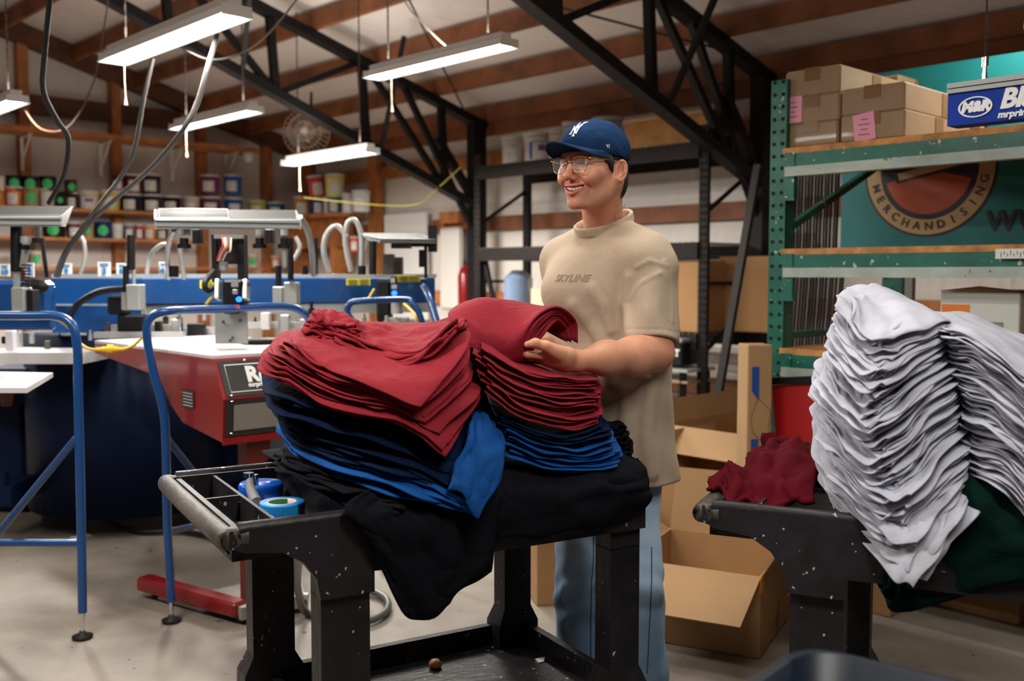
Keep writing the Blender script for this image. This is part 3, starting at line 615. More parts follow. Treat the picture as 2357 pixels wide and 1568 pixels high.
MB().tube([hp+Vector((0, 0, hS*1.75)), hp+Vector((0, 0, ceil_z(hp.dot(BX))-hp.z-.1))], .003, res=1).build('hanger_wire', M_BLACK, sg)
# white & orange boxes under the banner ------------------------------------
r = thing('white_carton', 'open white and orange carton on the rack behind the grey shirt pile', 'box', on_gb(2260, 790, .25), ROTB)
w0 = on_gb(2162, 790, .1); w1 = on_gb(2345, 790, .1); zz = BZ[2]+.001
r.location = (r.location.x, r.location.y, zz); ht = on_gb(2162, 672, .1).z-zz; wl = (w0-w1).length; ctr = (w0+w1)/2+BX*.15
r.location = (ctr.x, ctr.y, zz)
MB().box((0, 0, ht/2), (wl, .3, ht), bev=.004).build('body', plain((.62, .64, .6), .5), r, True)
MB().box((wl*.3, .151, ht-.065), (wl*.36, .002, .035)).build('orange_band', plain((.75, .2, .02)), r, True)
MB().prism([(wl/2, -.15, ht+.002), (wl/2, .15, ht+.002), (0, .15, ht+.02), (-wl/2, .14, ht+.004), (-wl/2, -.15, ht+.005)], (0, 0, .004)).build('flap', M_CARD, r, True)
MB().box((-wl*.22, .151, ht*.45), (.05, .002, .05)).build('print_mark', plain((.2, .22, .2)), r, True)
# wall bracket
tag(MB().box(on_b(2092, 690, bb+.4), (.05, .04, .25), ROTB).build('steel_bracket', plain((.2, .19, .18), .5, .5)), 'grey punched steel bracket behind the grey shirts', 'bracket')
# ---------------- leaning bar, tall box, red bag, cartons on the floor ----------------
MB_ = MB().beam(W(1640, 985, 5.6), W(1745, 380, 5.9), .045, .03); tag(MB_.build('steel_bar', M_DGREY), 'long dark steel bar leaning between the shelving and the green rack', 'bar')
# ---------------- the automatic screen printing press ----------------
M_PLATE = mat('zinc plate', (.40, .41, .4), .45, .6, 0, 1, .1, 6)
M_PALLET = mat('white shirt board', (.62, .6, .62), .35, 0, 0, 1, .06, 4)
M_HOSE = mat('clear grey hose', (.3, .3, .3), .3, .1)
M_LEDB = mat('blue lit button', (.02, .15, .9), .4, emit=(.01, .13, 1), es=3.5)
def slab(px0, px1, py0, py1, D, dep, mi_mb, D2=None, bev=0, mi=0):
    """a box whose front face fills the pixel rectangle at distance D (D2: distance at its right end)"""
    D2 = D if D2 is None else D2
    p0, p1 = W(px0, (py0+py1)/2, D), W(px1, (py0+py1)/2, D2)
    zt, zb = W(px0, py0, D).z, W(px0, py1, D).z
    d = Vector((p1.x-p0.x, p1.y-p0.y, 0)); w = d.length; d.normalize(); n = Vector((-d.y, d.x, 0))
    c = (Vector((p0.x, p0.y, 0))+Vector((p1.x, p1.y, 0)))/2+n*dep/2
    mi_mb.box((c.x, c.y, (zt+zb)/2), (w, dep, zt-zb), math.atan2(d.y, d.x), mi, bev=bev); return mi_mb
press = thing('printing_press', 'large blue automatic screen printing press with aluminium print heads', 'printing press', W(450, 1100, 5.6).xy.to_3d())
# base
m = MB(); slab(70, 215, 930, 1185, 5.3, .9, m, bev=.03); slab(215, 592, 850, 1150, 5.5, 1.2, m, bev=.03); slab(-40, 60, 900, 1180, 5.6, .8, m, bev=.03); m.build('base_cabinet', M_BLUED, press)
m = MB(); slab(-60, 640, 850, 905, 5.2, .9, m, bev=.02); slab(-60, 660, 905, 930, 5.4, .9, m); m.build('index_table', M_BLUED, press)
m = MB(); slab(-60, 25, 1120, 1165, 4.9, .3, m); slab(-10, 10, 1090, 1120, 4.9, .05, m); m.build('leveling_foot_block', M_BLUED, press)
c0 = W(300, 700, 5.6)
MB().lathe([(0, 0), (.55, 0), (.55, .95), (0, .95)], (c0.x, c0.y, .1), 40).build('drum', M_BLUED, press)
# upper ring and arms
m = MB(); slab(-60, 112, 645, 730, 4.5, .08, m, bev=.02); slab(-60, 120, 655, 760, 4.55, .05, m, bev=.02); m.build('rounded_side_plate', M_BLUE, press)
m = MB(); 
p = W(80, 660, 4.44); m.lathe([(0, 0), (.033, 0), (.033, .004), (0, .004)], p, 20, M=Matrix.Rotation(PI/2, 3, 'X')@Matrix.Scale(1.9, 3, (1, 0, 0))); m.build('oval_slot', M_BLACK, press)
m = MB(); slab(118, 330, 640, 768, 5.0, .12, m, 5.1, bev=.006); m.build('arm_housing', M_BLUE, press)
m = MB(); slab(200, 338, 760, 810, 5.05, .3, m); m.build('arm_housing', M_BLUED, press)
m = MB(); slab(325, 1002, 640, 702, 5.05, .16, m, 5.5, bev=.006); m.build('main_arm', M_BLUE, press)
m = MB(); slab(118, 1005, 631, 641, 5.0, .22, m, 5.5); m.build('arm_top_plate', M_ALU, press)
m = MB(); slab(325, 1003, 703, 726, 5.07, .1, m, 5.5); slab(125, 325, 700, 704, 4.99, .02, m); m.build('arm_rail', M_ALUP, press)
def yl(px0, px1, py0, py1, D):
    m = MB(); slab(px0, px1, py0, py1, D, .004, m); o = m.build('warning_label', plain((.62, .55, .02)), press); q = MB()
    for i in range(3): slab(px0+4, (px0+px1)/2-2, py0+3+i*5, py0+5+i*5, D-.005, .002, q)
    for i in range(3): slab((px0+px1)/2+2, px1-4, py0+3+i*5, py0+5+i*5, D-.005, .002, q)
    q.build('print', plain((.15, .12, .01)), o)
yl(797, 852, 641, 657, 5.3); yl(913, 967, 635, 649, 5.4); yl(460, 492, 645, 664, 5.0)
# lower boards and rails
m = MB(); p = [W(-80, 862, 4.2), W(85, 893, 3.95), W(120, 856, 4.35), W(-80, 848, 4.6)]
zz = W(60, 880, 4.0).z
def gz(px, py, z): return G(px, py, z)
m.prism([gz(-60, 893, zz), gz(62, 893, zz), gz(122, 858, zz), gz(-60, 855, zz)], (0, 0, -.02)); m.build('shirt_board', M_PALLET, press)
MB().cyl(W(15, 900, 4.2), W(15, 935, 4.2), .03, .02).build('board_bracket', M_WOODD, press)
for (a, b_, c_, d_, zy) in ((-60, 600, 805, 840, 5.0), ):
    m = MB(); slab(a, 190, 812, 838, 4.75, .35, m); slab(190, 560, 800, 822, 5.2, .3, m); m.build('board_rail', M_PALLET, press)
m = MB(); slab(215, 420, 765, 779, 4.7, .05, m); slab(255, 410, 748, 764, 4.9, .05, m); slab(420, 520, 756, 770, 4.9, .05, m); slab(565, 700, 742, 756, 4.9, .06, m); slab(700, 980, 755, 770, 5.0, .06, m); m.build('squeegee_rail', M_ALU, press)
# assorted print carriage hardware: holders, knobs, cylinders under the arms
cl = [(12, 30, 762, 812), (395, 415, 735, 776), (430, 470, 745, 775), (600, 620, 720, 760), (645, 665, 725, 770), (735, 752, 720, 760), (780, 796, 725, 765), (690, 706, 735, 770), (355, 368, 740, 770)]
for i, (a, b_, c_, d_) in enumerate(cl):
    m = MB(); slab(a, b_, c_, d_, 4.85, .04, m, bev=.003); m.build('holder_block', [M_PALLET, M_ALU, M_BLKP][i % 3], press)
for i in range(34):
    x = 20+i*28+random.uniform(-8, 8); 
    if 150 < x < 200: continue
    y = random.uniform(735, 775) if x > 330 else random.uniform(770, 800); D = random.uniform(4.85, 5.15); h = random.uniform(14, 34); m = MB()
    p = W(x, y, D); s = D/F_PX; r_ = random.uniform(4, 9)*s
    if i % 3: m.cyl(p, p+Vector((0, 0, h*s)), r_, n=12).cyl(p+Vector((0, 0, h*s)), p+Vector((0, 0, h*s*1.5)), r_*.5, n=10)
    else: m.box(p, (r_*2.6, .04, h*s), .3, bev=.003)
    m.build('clamp_fitting', [M_BLKP, M_ALU, M_PLATE, plain((.12, .1, .1), .4, .5), M_CHROME][i % 5], press)
# print heads: long aluminium hoods
def hood(px0, px1, py0, py1, D, D2, slot=False):
    p0, p1 = W(px0, py1, D), W(px1, py1, D2); p1.z = p0.z+(W(px1, py1, D2).z-p0.z); d = (p1-p0); L = d.length; d.normalize(); n = Vector((-d.y, d.x, 0)).normalized(); U = Vector((0, 0, 1)); h = (py1-py0)*D/F_PX
    def q(y, z): return p0+n*y+U*z
    m = MB(); prof = [(0, 0), (0, h*.42), (.02, h*.46), (.02, 0)]
    m.prism([q(*a) for a in prof], d*L); MB().prism([q(.02, h*.40), (q(.02, h*.46)), q(.11, h*.62), q(.15, h*1.02), q(.155, h*1.0), q(.12, h*.56)], d*L).build('trough', mat('shade-painted trough', (.055, .055, .056), .6), press); m.box((p0+p1)/2+n*.03+U*h*.12, (L*1.002, .08, h*.1), math.atan2(d.y, d.x)); m.box((p0+p1)/2+n*.03+U*h*.3, (L*1.001, .07, h*.04), math.atan2(d.y, d.x), 1)  # trough colour darkened to stand in for the shade inside the hood
    o = m.build('print_head_hood', [M_ALUP, M_BLKP], press)
    m = MB()
    for s_ in (p0, p1): m.prism([s_+n*y+U*z for y, z in [(-.004, 0), (-.004, h*.46), (.155, h*1.02), (.04, 0)]], d*.006)
    m.build('hood_end_plate', M_ALU, press)
    if slot: MB().tube([q(.04, h*.5)+d*.02-n*.012, q(.13, h)+d*.02-n*.012, q(.13, h)+d*.3-n*.012, q(.04, h*.5)+d*.3-n*.012], .004, res=1, closed=True).build('hood_handle', M_ALU, press)
hood(-80, 141, 470, 521, 4.2, 4.25); hood(356, 690, 478, 527, 4.15, 4.35, True); hood(872, 1000, 535, 560, 5.0, 5.3)
def cylz(px, py0, py1, D, wpx, m, name, n=16):
    a, b_ = W(px, py1, D), W(px, py0, D); return MB().cyl(a, b_, wpx/2*D/F_PX, n=n).build(name, m, press)
# left head post cluster
cylz(38, 518, 625, 4.3, 26, M_BLKP, 'air_cylinder'); cylz(38, 622, 665, 4.3, 14, M_ALUP, 'post'); m = MB(); slab(25, 55, 662, 716, 4.2, .08, m, bev=.004); m.build('actuator_block', M_PLATE, press)
m = MB(); slab(55, 75, 668, 716, 4.22, .06, m); m.build('motor_block', M_BLKP, press); m = MB(); slab(50, 68, 564, 575, 4.25, .05, m); m.build('clamp', M_BLKP, press)
cylz(88, 522, 548, 4.2, 14, M_CHROME, 'adjuster'); cylz(88, 548, 560, 4.2, 28, M_BLKP, 'knob'); cylz(59, 545, 560, 4.2, 22, M_ALUP, 'collar')
m = MB()
for i in range(9): p = W(59, 612+i*7, 4.25); m.cyl(p, p+Vector((0, 0, .006)), .018)
m.build('spring', M_BLKP, press)
MB().tube([W(62, 545, 4.3), W(58, 580, 4.3), W(52, 615, 4.3)], .016).build('clear_hose', M_HOSE, press)
MB().beam(W(97, 555, 4.35), W(108, 636, 4.5), .016, .016).build('strut', M_BLKP, press)
# middle black post and white actuator
cylz(302, 541, 622, 4.7, 18, M_BLKP, 'air_cylinder'); cylz(308, 620, 655, 4.7, 8, M_ALU, 'rod'); cylz(290, 612, 662, 4.7, 14, M_BLKP, 'air_cylinder')
m = MB(); slab(290, 321, 655, 714, 4.65, .08, m, bev=.004); slab(278, 292, 668, 714, 4.7, .06, m, bev=.004); m.build('actuator_block', M_PLATE, press)
m = MB(); slab(245, 290, 680, 725, 4.8, .08, m, bev=.01); slab(268, 330, 725, 790, 4.8, .1, m, bev=.01); m.build('drive_motor', M_BLKP, press)
# main head's black mount with control box
m = MB(); slab(487, 498, 540, 650, 4.2, .06, m); slab(546, 562, 540, 645, 4.2, .06, m); slab(487, 562, 540, 608, 4.22, .04, m); m.build('head_mount', M_BLKP, press)
m = MB(); slab(492, 558, 540, 549, 4.15, .03, m); m.build('terminal_strip', plain((.3, .3, .3)), press)
for i, c_ in enumerate(((.5, .02, .01), (.6, .55, .5), (.6, .1, .01), (.02, .02, .02), (.6, .55, .5))):
    MB().tube([W(512+i*5, 548, 4.14), W(514+i*4, 565+i*3, 4.1), W(506+i*4, 580, 4.12), W(500+i*3, 600, 4.15)], .004, n=6).build('wire', plain(c_), press)
cylz(515, 603, 622, 4.2, 20, M_PLATE, 'fitting')
box = MB(); slab(511, 559, 644, 712, 3.98, .1, box, bev=.01); slab(513, 553, 708, 723, 3.98, .09, box, bev=.01); cb = box.build('control_box', M_BLKP, press)
m = MB(); slab(532, 548, 645, 661, 3.972, .01, m); slab(534, 546, 666, 678, 3.96, .02, m, bev=.003); m.build('switch', M_PLATE, cb)
pb = W(551, 689, 3.97); MB().cyl(pb, pb-Vector((0, .012, 0)), .011, n=20).build('power_button', M_LEDB, cb); MB().cyl(pb-Vector((0, .0125, 0)), pb-Vector((0, .014, 0)), .002).build('button_mark', M_BLKP, cb)
text('maker_name', 'M&R', .022, W(540, 707, 3.965), (1, 0, 0), (0, 0, 1), plain((.6, .12, .08)), cb, bold=.001)
for x in (503, 567): 
    m = MB(); m.beam(W(x, 645, 4.02), W(x-1, 690, 4.0), .02, .05, up=(0, 1, 0), bev=.004); m.build('side_bracket', M_ALU, press)
for x in (574,): MB().cyl(W(x, 655, 4.0), W(x, 655, 3.98), .008).build('bolt', M_CHROME, press)
MB().tube([W(492, 625, 4.1), W(472, 650, 4.0), W(478, 670, 4.0), W(500, 655, 4.05)], .012).build('black_cable', M_RUB, press)
m = MB(); slab(494, 568, 703, 792, 4.05, .02, m, bev=.002); pl = m.build('end_plate', M_PLATE, press)
m = MB()
for (x, y) in ((507, 711), (558, 711), (514, 741), (553, 738), (530, 784), (535, 778)): m.cyl(W(x, y, 4.04), W(x, y, 4.03), .006)
m.build('plate_bolt', M_CHROME, pl)
# fittings under the main hood
for x, D in ((414, 4.2), (430, 4.25), (598, 4.2), (655, 4.3)): cylz(x, 528, 542, D, 18, M_ALUP, 'collar')
for x in (424, 598, 655): cylz(x, 548, 562, 4.2, 20, M_BLKP, 'knob'); cylz(x, 562, 572, 4.2, 32, M_BLKP, 'knob')
for x in (450, 617): m = MB(); slab(x-8, x+10, 527, 562, 4.15, .05, m, bev=.004); m.build('sensor', M_BLKP, press)
cylz(669, 548, 645, 4.6, 14, M_BLKP, 'air_cylinder'); cylz(641, 612, 660, 4.7, 14, M_BLKP, 'air_cylinder')
m = MB(); slab(653, 684, 650, 700, 4.6, .07, m, bev=.004); slab(627, 650, 660, 698, 4.65, .07, m, bev=.004); m.build('actuator_block', M_PLATE, press)
cylz(725, 549, 632, 5.0, 14, M_BLKP, 'air_cylinder'); cylz(858, 555, 632, 5.0, 17, M_BLKP, 'air_cylinder'); cylz(833, 612, 632, 5.0, 18, M_BLKP, 'fitting'); cylz(702, 612, 632, 4.9, 14, M_BLKP, 'fitting'); cylz(400, 612, 638, 4.4, 22, M_BLKP, 'fitting')
m = MB(); slab(882, 905, 585, 632, 5.2, .08, m); slab(908, 925, 592, 632, 5.3, .08, m); slab(900, 945, 560, 572, 5.2, .06, m); m.build('actuator_block', plain((.08, .07, .07), .4, .3), press)
m = MB(); slab(976, 982, 560, 640, 5.3, .05, m); slab(945, 985, 556, 568, 5.3, .05, m); slab(985, 1005, 518, 580, 5.3, .05, m); slab(964, 976, 575, 615, 5.3, .04, m); m.build('sensor_post', M_BLACK, press)
# far control head
m = MB(); slab(866, 898, 645, 742, 4.95, .12, m, bev=.01); slab(897, 912, 636, 692, 4.9, .08, m, bev=.008); o = m.build('control_box', M_BLKP, press)
pb = W(908, 675, 4.88); MB().cyl(pb, pb-Vector((0, .012, 0)), .013, n=20).build('power_button', M_LEDB, o)
m = MB(); slab(899, 909, 640, 651, 4.89, .01, m); slab(901, 913, 655, 665, 4.89, .02, m); m.build('switch', M_PLATE, o)
cylz(914, 696, 722, 4.9, 28, M_ALU, 'canister'); m = MB(); slab(885, 938, 732, 748, 4.9, .1, m, bev=.004); m.build('canister_base', M_PLATE, press)
# silver hoses looping over the arms
hs = [[(690, 500, 4.4), (708, 530, 4.5), (718, 580, 4.7), (722, 632, 5.0)], [(400, 530, 4.2), (388, 560, 4.3), (386, 610, 4.4), (388, 640, 4.5)], [(412, 560, 4.3), (418, 600, 4.4), (424, 640, 4.5)], [(758, 628, 5.1), (745, 580, 5.1), (752, 540, 5.1), (775, 520, 5.1), (798, 545, 5.1)],
 [(808, 625, 5.1), (795, 560, 5.1), (800, 515, 5.1), (818, 508, 5.1), (832, 545, 5.1), (832, 612, 5.1)], [(185, 632, 5.3), (196, 590, 5.3), (190, 550, 5.3), (170, 540, 5.3)], [(338, 632, 5.2), (345, 590, 5.2), (370, 565, 5.1), (390, 562, 5.0)], [(675, 600, 5.3), (690, 570, 5.3), (680, 545, 5.3)]]
for i, h_ in enumerate(hs): MB().tube([W(*q) for q in h_], .014 if i in (0, 3, 4) else .011).build('clear_hose', M_HOSE, press)
MB().tube([W(290, 665, 4.7), (W(230, 672, 4.75)), W(180, 700, 4.8), W(157, 735, 4.8)], .016).build('black_hose', M_RUB, press)
for q in ([(128, 733, 3.78), (165, 760, 4.0), (178, 785, 4.1), (205, 803, 4.1), (240, 805, 4.1)], [(240, 805, 4.1), (290, 803, 4.1), (325, 780, 4.1), (345, 745, 4.0), (365, 722, 3.95)], [(474, 700, 4.0), (484, 688, 4.0), (498, 676, 4.05)], [(840, 700, 4.85), (850, 685, 4.85), (862, 665, 4.85)], [(930, 700, 4.8), (955, 725, 4.7), (960, 745, 4.7)]):
    MB().tube([W(*p_) for p_ in q], .006, n=8).build('yellow_cable', M_YEL, press)
m = MB(); a, b_ = W(222, 805, 4.1), W(286, 804, 4.1); m.cyl(a, b_, .0085); mid_ = a.lerp(b_, .5); m.cyl(a.lerp(b_, .4), a.lerp(b_, .62), .019, n=8); m.cyl(a.lerp(b_, .2), a.lerp(b_, .8), .012); m.build('cable_connector', M_YEL, press)
# station number signs
def nsign(px0, px1, py0, py1, s, D):
    m = MB(); slab(px0, px1, py0, py1, D, .006, m); o = m.build('station_sign', M_WHITE, press); c_ = W((px0+px1)/2, py0+(py1-py0)*.66, D-.006); hgt = (py1-py0)*D/F_PX
    text('number', s, hgt*.62, c_, (1, 0, 0), (0, 0, 1), plain((.01, .2, .5)), o, bold=.002)
    q = MB(); slab(px0+4, px1-4, py0+3, py0+5, D-.004, .002, q); slab(px0+6, px1-6, py0+7, py0+9, D-.004, .002, q); q.build('sign_print', plain((.02, .2, .5)), o)
for a in ((-2, 22, 608, 636, '10', 5.3), (58, 78, 605, 638, '2', 4.7), (139, 165, 606, 635, '9', 5.3), (225, 254, 603, 636, '3', 4.9), (268, 289, 606, 636, '8', 5.3), (365, 384, 603, 634, '4', 5.2)): nsign(*a)
# ---------------- heavy cables dropping from the roof ----------------
cbl = [([(118, -30, 3.6), (102, 130, 3.7), (100, 210, 3.8), (130, 275, 3.9), (157, 320, 4.0), (148, 400, 4.1), (112, 468, 4.2)], .0125, 'thick black cable hanging from the roof at far left'),
 ([(352, 135, 4.3), (330, 230, 4.3), (300, 370, 4.4), (215, 490, 4.5), (150, 580, 4.6), (128, 635, 4.8)], .011, 'grey hose dropping from behind the nearest lamp, the left of the pair'),
 ([(500, 80, 4.4), (480, 150, 4.3), (455, 235, 4.3), (420, 300, 4.3), (350, 385, 4.4), (230, 490, 4.5), (160, 570, 4.6), (134, 635, 4.8)], .0135, 'grey hose swinging down past the right end of the nearest lamp')]
for i, (q, rr, lb) in enumerate(cbl): tag(MB().tube([W(*p_) for p_ in q], rr*.82).build('hanging_cable', M_RUB if i == 0 else mat('grey rubber hose', (.05, .045, .045), .4), None), lb, 'cable')
for q, lb, m_ in (([(420, 110, 4.6), (485, 137, 4.6), (560, 120, 4.7), (625, 70, 4.9), (690, -10, 5.0)], 'thin grey lamp cord looping right of the nearest lamp', plain((.2, .19, .18))), ([(250, -10, 6.2), (240, 60, 6.3), (215, 190, 6.4), (160, 290, 6.5), (95, 297, 6.5), (50, 240, 6.5)], 'thin brown lamp cord sagging at upper left', plain((.12, .06, .03))),
 ([(930, 0, 5.5), (955, 35, 5.6), (1020, 100, 5.8), (1060, 125, 5.8)], 'thin white cord running to the middle shop light', plain((.2, .18, .16))), ([(700, 455, 9.5), (870, 472, 9.6), (960, 470, 9.5), (1000, 440, 9.5), (1060, 385, 9)], 'thin yellow cord strung along the wall behind the truss', plain((.6, .55, .1)))):
    tag(MB().tube([W(*p_) for p_ in q], .005, n=6).build('lamp_cord', m_), lb, 'cord')
# ---------------- blue tube guard frames ----------------
def guard(pts, feet, braces, label, rad=.0165):
    g0 = G(*feet[0], 0); r = thing('guard_frame', label, 'guard rail', (g0.x, g0.y, 0), group=None)
    MB().tube([W(*q) for q in pts], rad, n=14, res=8).build('tube_loop', M_BLUE, r)
    for a_, b_ in braces: MB().cyl(W(*a_), W(*b_), rad*.85, n=12).build('brace', M_BLUE, r)
    for (fx_, fy_), (tx_, ty_) in zip(feet, [(f[0], f[1]) for f in feet]):
        b0 = G(fx_, fy_, 0); m = MB().lathe([(0, 0), (.036, 0), (.038, .012), (.012, .02), (.011, .03), (0, .03)], b0, 20); f_ = m.build('foot', M_RUB, r); MB().cyl(b0+Vector((0, 0, .02)), b0+Vector((0, 0, .115)), .008).cyl(b0+Vector((0, 0, .085)), b0+Vector((0, 0, .1)), .013, n=6).build('threaded_stem', M_CHROME, f_)
    return r
D1 = G(190, 1470).y; D2 = G(395, 1432).y
guard([(-90, 727, D1+.1), (60, 727, D1+.03), (130, 728, D1+.01), (165, 748, D1), (178, 800, D1), (180, 900, D1), (186, 1150, D1), (190, 1410, D1)], [(190, 1470)], [((175, 1010, D1), (-30, 1260, D1+.25)), ((188, 1250, D1), (-90, 1250, D1+.1))], 'blue tube guard frame at the left edge of the picture')
guard([(720, 760, D2+.35), (700, 722, D2+.3), (650, 706, D2+.25), (500, 712, D2+.1), (395, 716, D2), (350, 730, D2), (338, 770, D2), (352, 850, D2), (375, 940, D2), (382, 1020, D2), (385, 1200, D2), (395, 1385, D2)], [(395, 1432)], [((378, 1000, D2), (470, 1120, D2+.25)), ((385, 1225, D2), (465, 1207, D2+.3))], 'blue tube guard frame in front of the red flash unit')
D3 = 4.75
guard([(818, 748, D3), (800, 720, D3), (806, 700, D3), (830, 694, D3), (930, 690, D3+.1), (950, 700, D3+.1), (968, 730, D3+.1), (985, 800, D3+.1), (900, 1245, D3-.08), (875, 1275, D3-.12)][:8], [(875, 1305)], [((985, 800, D3+.1), (880, 1275, D3-.1))], 'small blue tube guard frame beyond the maroon shirts', .0155)
tag(MB().tube([W(975, 660, 5.3), W(990, 690, 5.2), W(1010, 760, 5.1)], .02).build('blue_support_arm', M_BLUE), 'slanted blue support arm at the right end of the press', 'support')
# ---------------- red flash dryer ----------------
zt_, zb_ = 1.055, .80
A_ = W(490, 828, 3.75); A_.z = zt_
dirB = (G(218, 790, zt_)-G(490, 828, zt_)); dirB.z = 0; Lb = dirB.length; dirB.normalize()
dirR = Vector((-dirB.y, dirB.x, 0)); dirR = dirR if dirR.x > 0 else -dirR
A_ = G(490, 828, zt_)
fd = thing('flash_dryer', 'red flash curing dryer with white top between the press and the cart', 'dryer', (A_.x, A_.y, 0))
wd_ = .62
side = [(0, 0), (Lb, 0), (Lb, -.06), (.42, -.13), (.3, -.27), (0, -.235+.0)]      # (back, down)
def fp(b_, d_, r_): return A_+dirB*b_+Vector((0, 0, d_))+dirR*r_
prof = [(-.0, 0), (Lb, 0), (Lb, -.045), (.48, -.1), (.38, -.2), (.27, -.262), (-.06, -.30), (-.075, -.14)]
MB().prism([fp(b_, d_, 0) for b_, d_ in prof], dirR*wd_).build('body', M_RED, fd)
MB().prism([fp(b_, .001, r_) for b_, r_ in ((.02, .01), (Lb, .0), (Lb, wd_), (.02, wd_))], (0, 0, .012)).build('white_top', M_PALLET, fd)
def fq(u0, u1, t0, t1, off, seg):        # quads on the front faces; seg 0 upper slanted, 1 lower
    P0, P1 = ((0, 0), (-.075, -.14)) if seg == 0 else ((-.075, -.14), (-.06, -.30))
    nrm_ = Vector((0, 0, 0))-dirB; q = []
    for u_, t_ in ((u0, t0), (u1, t0), (u1, t1), (u0, t1)): q.append(fp(P0[0]+(P1[0]-P0[0])*t_, P0[1]+(P1[1]-P0[1])*t_, u_)-dirB*off)
    return q
MB().prism(fq(.015, wd_-.015, .05, .95, .002, 0), -dirB*.003).build('name_panel', plain((.03, .03, .03), .3), fd)
q4 = fq(.035, wd_-.04, .16, .84, .006, 0); MB().tube(q4, .0022, n=6, res=1, closed=True).build('panel_outline', M_WHITE, fd)
MB().prism(fq(.01, wd_-.01, .03, .88, .002, 1), -dirB*.004).build('lower_panel', plain((.02, .018, .018), .4), fd)
MB().prism(fq(.04, wd_-.04, .15, .75, .007, 1), -dirB*.003).build('window', plain((.2, .18, .16), .25), fd)
MB().prism(fq(-.002, wd_+.002, .9, 1.06, .006, 1), -dirB*.004).build('red_trim', M_RED, fd)
for q_ in (fq(.03, .03, .92, .92, .01, 0)[0], fq(.03, .03, .06, .06, .01, 1)[0], fq(.03, .03, .8, .8, .01, 1)[0], fq(.25, .25, .8, .8, .01, 1)[0], fq(.12, .12, .06, .06, .006, 0)[0]): MB().lathe([(0, .005), (.005, .003), (.006, 0)], q_, 10).build('rivet', M_CHROME, fd)
o_ = fq(.11, .11, .5, .5, .008, 0)[0]; upv = (fp(0, 0, 0)-fp(-.075, -.14, 0)).normalized()
text('name_text', 'RedChili', .085, o_+upv*.01, dirR, upv, M_WHITE, fd, bold=.004, align='LEFT'); text('name_text', 'mrprint.com', .025, o_-upv*.03, dirR, upv, M_WHITE, fd, bold=.001, align='LEFT')
q0 = fp(.22, -.2, 0)-dirR*.002; MB().prism([q0-dirB*.06, q0+dirB*.04, q0+dirB*.04+Vector((0, 0, .07)), q0-dirB*.06+Vector((0, 0, .07))], -dirR*.002).build('rating_plate', plain((.03, .03, .03)), fd)
m = MB()
for i in range(5): m.beam(q0-dirB*(.05)-dirR*.003+Vector((0, 0, .01+i*.012)), q0+dirB*.03-dirR*.003+Vector((0, 0, .01+i*.012)), .001, .003)
m.build('plate_print', plain((.5, .5, .5)), fd)
lg = fp(.02, -.28, .17); MB().box((lg.x, lg.y, (lg.z+.1)/2+.02), (.1, .07, lg.z-.1), math.atan2(dirR.y, dirR.x)).build('leg', plain((.12, .008, .006), .5), fd)
f0, f1 = G(330, 1340, .06), G(556, 1402, .06)
MB().beam(f0, f1, .075, .06, bev=.01).build('foot_bar', M_RED, fd)
pz = G(640, 1375, .07); m = MB(); m.prism([G(470, 1362, .075), G(556, 1400, .075), G(700, 1370, .075), G(690, 1320, .075), G(600, 1335, .075)], (0, 0, -.05)); m.build('foot_plate', plain((.28, .26, .24), .5), fd)
m = MB(); m.prism([G(636, 1335, .1), G(690, 1325, .1), G(660, 1300, .1), G(630, 1295, .1)], (0, 0, -.03)); m.build('foot_bracket', M_RED, fd)
for (x, y) in ((362, 1365), (558, 1425), (700, 1400)):
    c_ = G(x, y-8, .03); o = MB().cyl(c_-Vector((.012, 0, 0)), c_+Vector((.012, 0, 0)), .03, n=20).build('caster', M_RUB, fd); MB().cyl(c_-Vector((.014, 0, 0)), c_+Vector((.014, 0, 0)), .012, n=12).box(c_+Vector((0, 0, .03)), (.034, .03, .03)).build('caster_fork', M_CHROME, o)
m = MB(); a_, b_ = W(555, 800, 3.9), W(640, 800, 3.9); c_ = G(598, 790, 1.07); m.lathe([(0, 0), (.05, .0), (.07, .03), (.08, .035), (.078, .05), (.06, .04), (0, .038)], c_-Vector((0, 0, .03)), 28); m.build('knob', M_RUB, fd)
# red stand behind, hoses and cables on the floor
st = thing('red_stand', 'second red wheeled stand far behind the dryer leg', 'stand', G(555, 1075, 0)); MB().beam(G(425, 1075, .15), G(585, 1035, .15), .08, .06).beam(G(585, 1035, .15), G(530, 1085, .12), .1, .06).build('foot_bar', M_RED, st)
for (x, y) in ((540, 1090), (440, 1100)): c_ = G(x, y, .05); MB().cyl(c_-Vector((.02, 0, 0)), c_+Vector((.02, 0, 0)), .05, n=20).build('caster', M_RUB, st)
MB().beam(G(445, 1075, .15), G(445, 1075, .15)+Vector((0, 0, .35)), .12, .1).build('column', plain((.03, .03, .035)), st)
def fc(pts, r_, lb, m_=M_RUB): tag(MB().tube([G(x, y, z) for x, y, z in pts], r_).build('floor_hose', m_), lb, 'hose')
fc([(240, 1170, .02), (250, 1200, .02), (320, 1224, .02), (420, 1224, .02), (500, 1240, .02), (600, 1275, .02), (660, 1288, .02), (720, 1280, .02)], .013, 'black hose lying along the floor between the guard frames')
fc([(690, 1262, .6), (684, 1310, .4), (686, 1360, .2), (705, 1410, .02), (770, 1430, .02), (850, 1428, .02), (890, 1405, .02), (885, 1375, .02), (830, 1355, .02), (740, 1350, .02)], .015, 'thick grey hose coiled on the floor behind the cart leg', mat('grey hose', (.1, .1, .1), .4))
fc([(860, 1180, .35), (850, 1240, .25), (838, 1300, .12), (815, 1345, .02), (780, 1370, .02)], .007, 'thin black cord hanging behind the near cart leg')
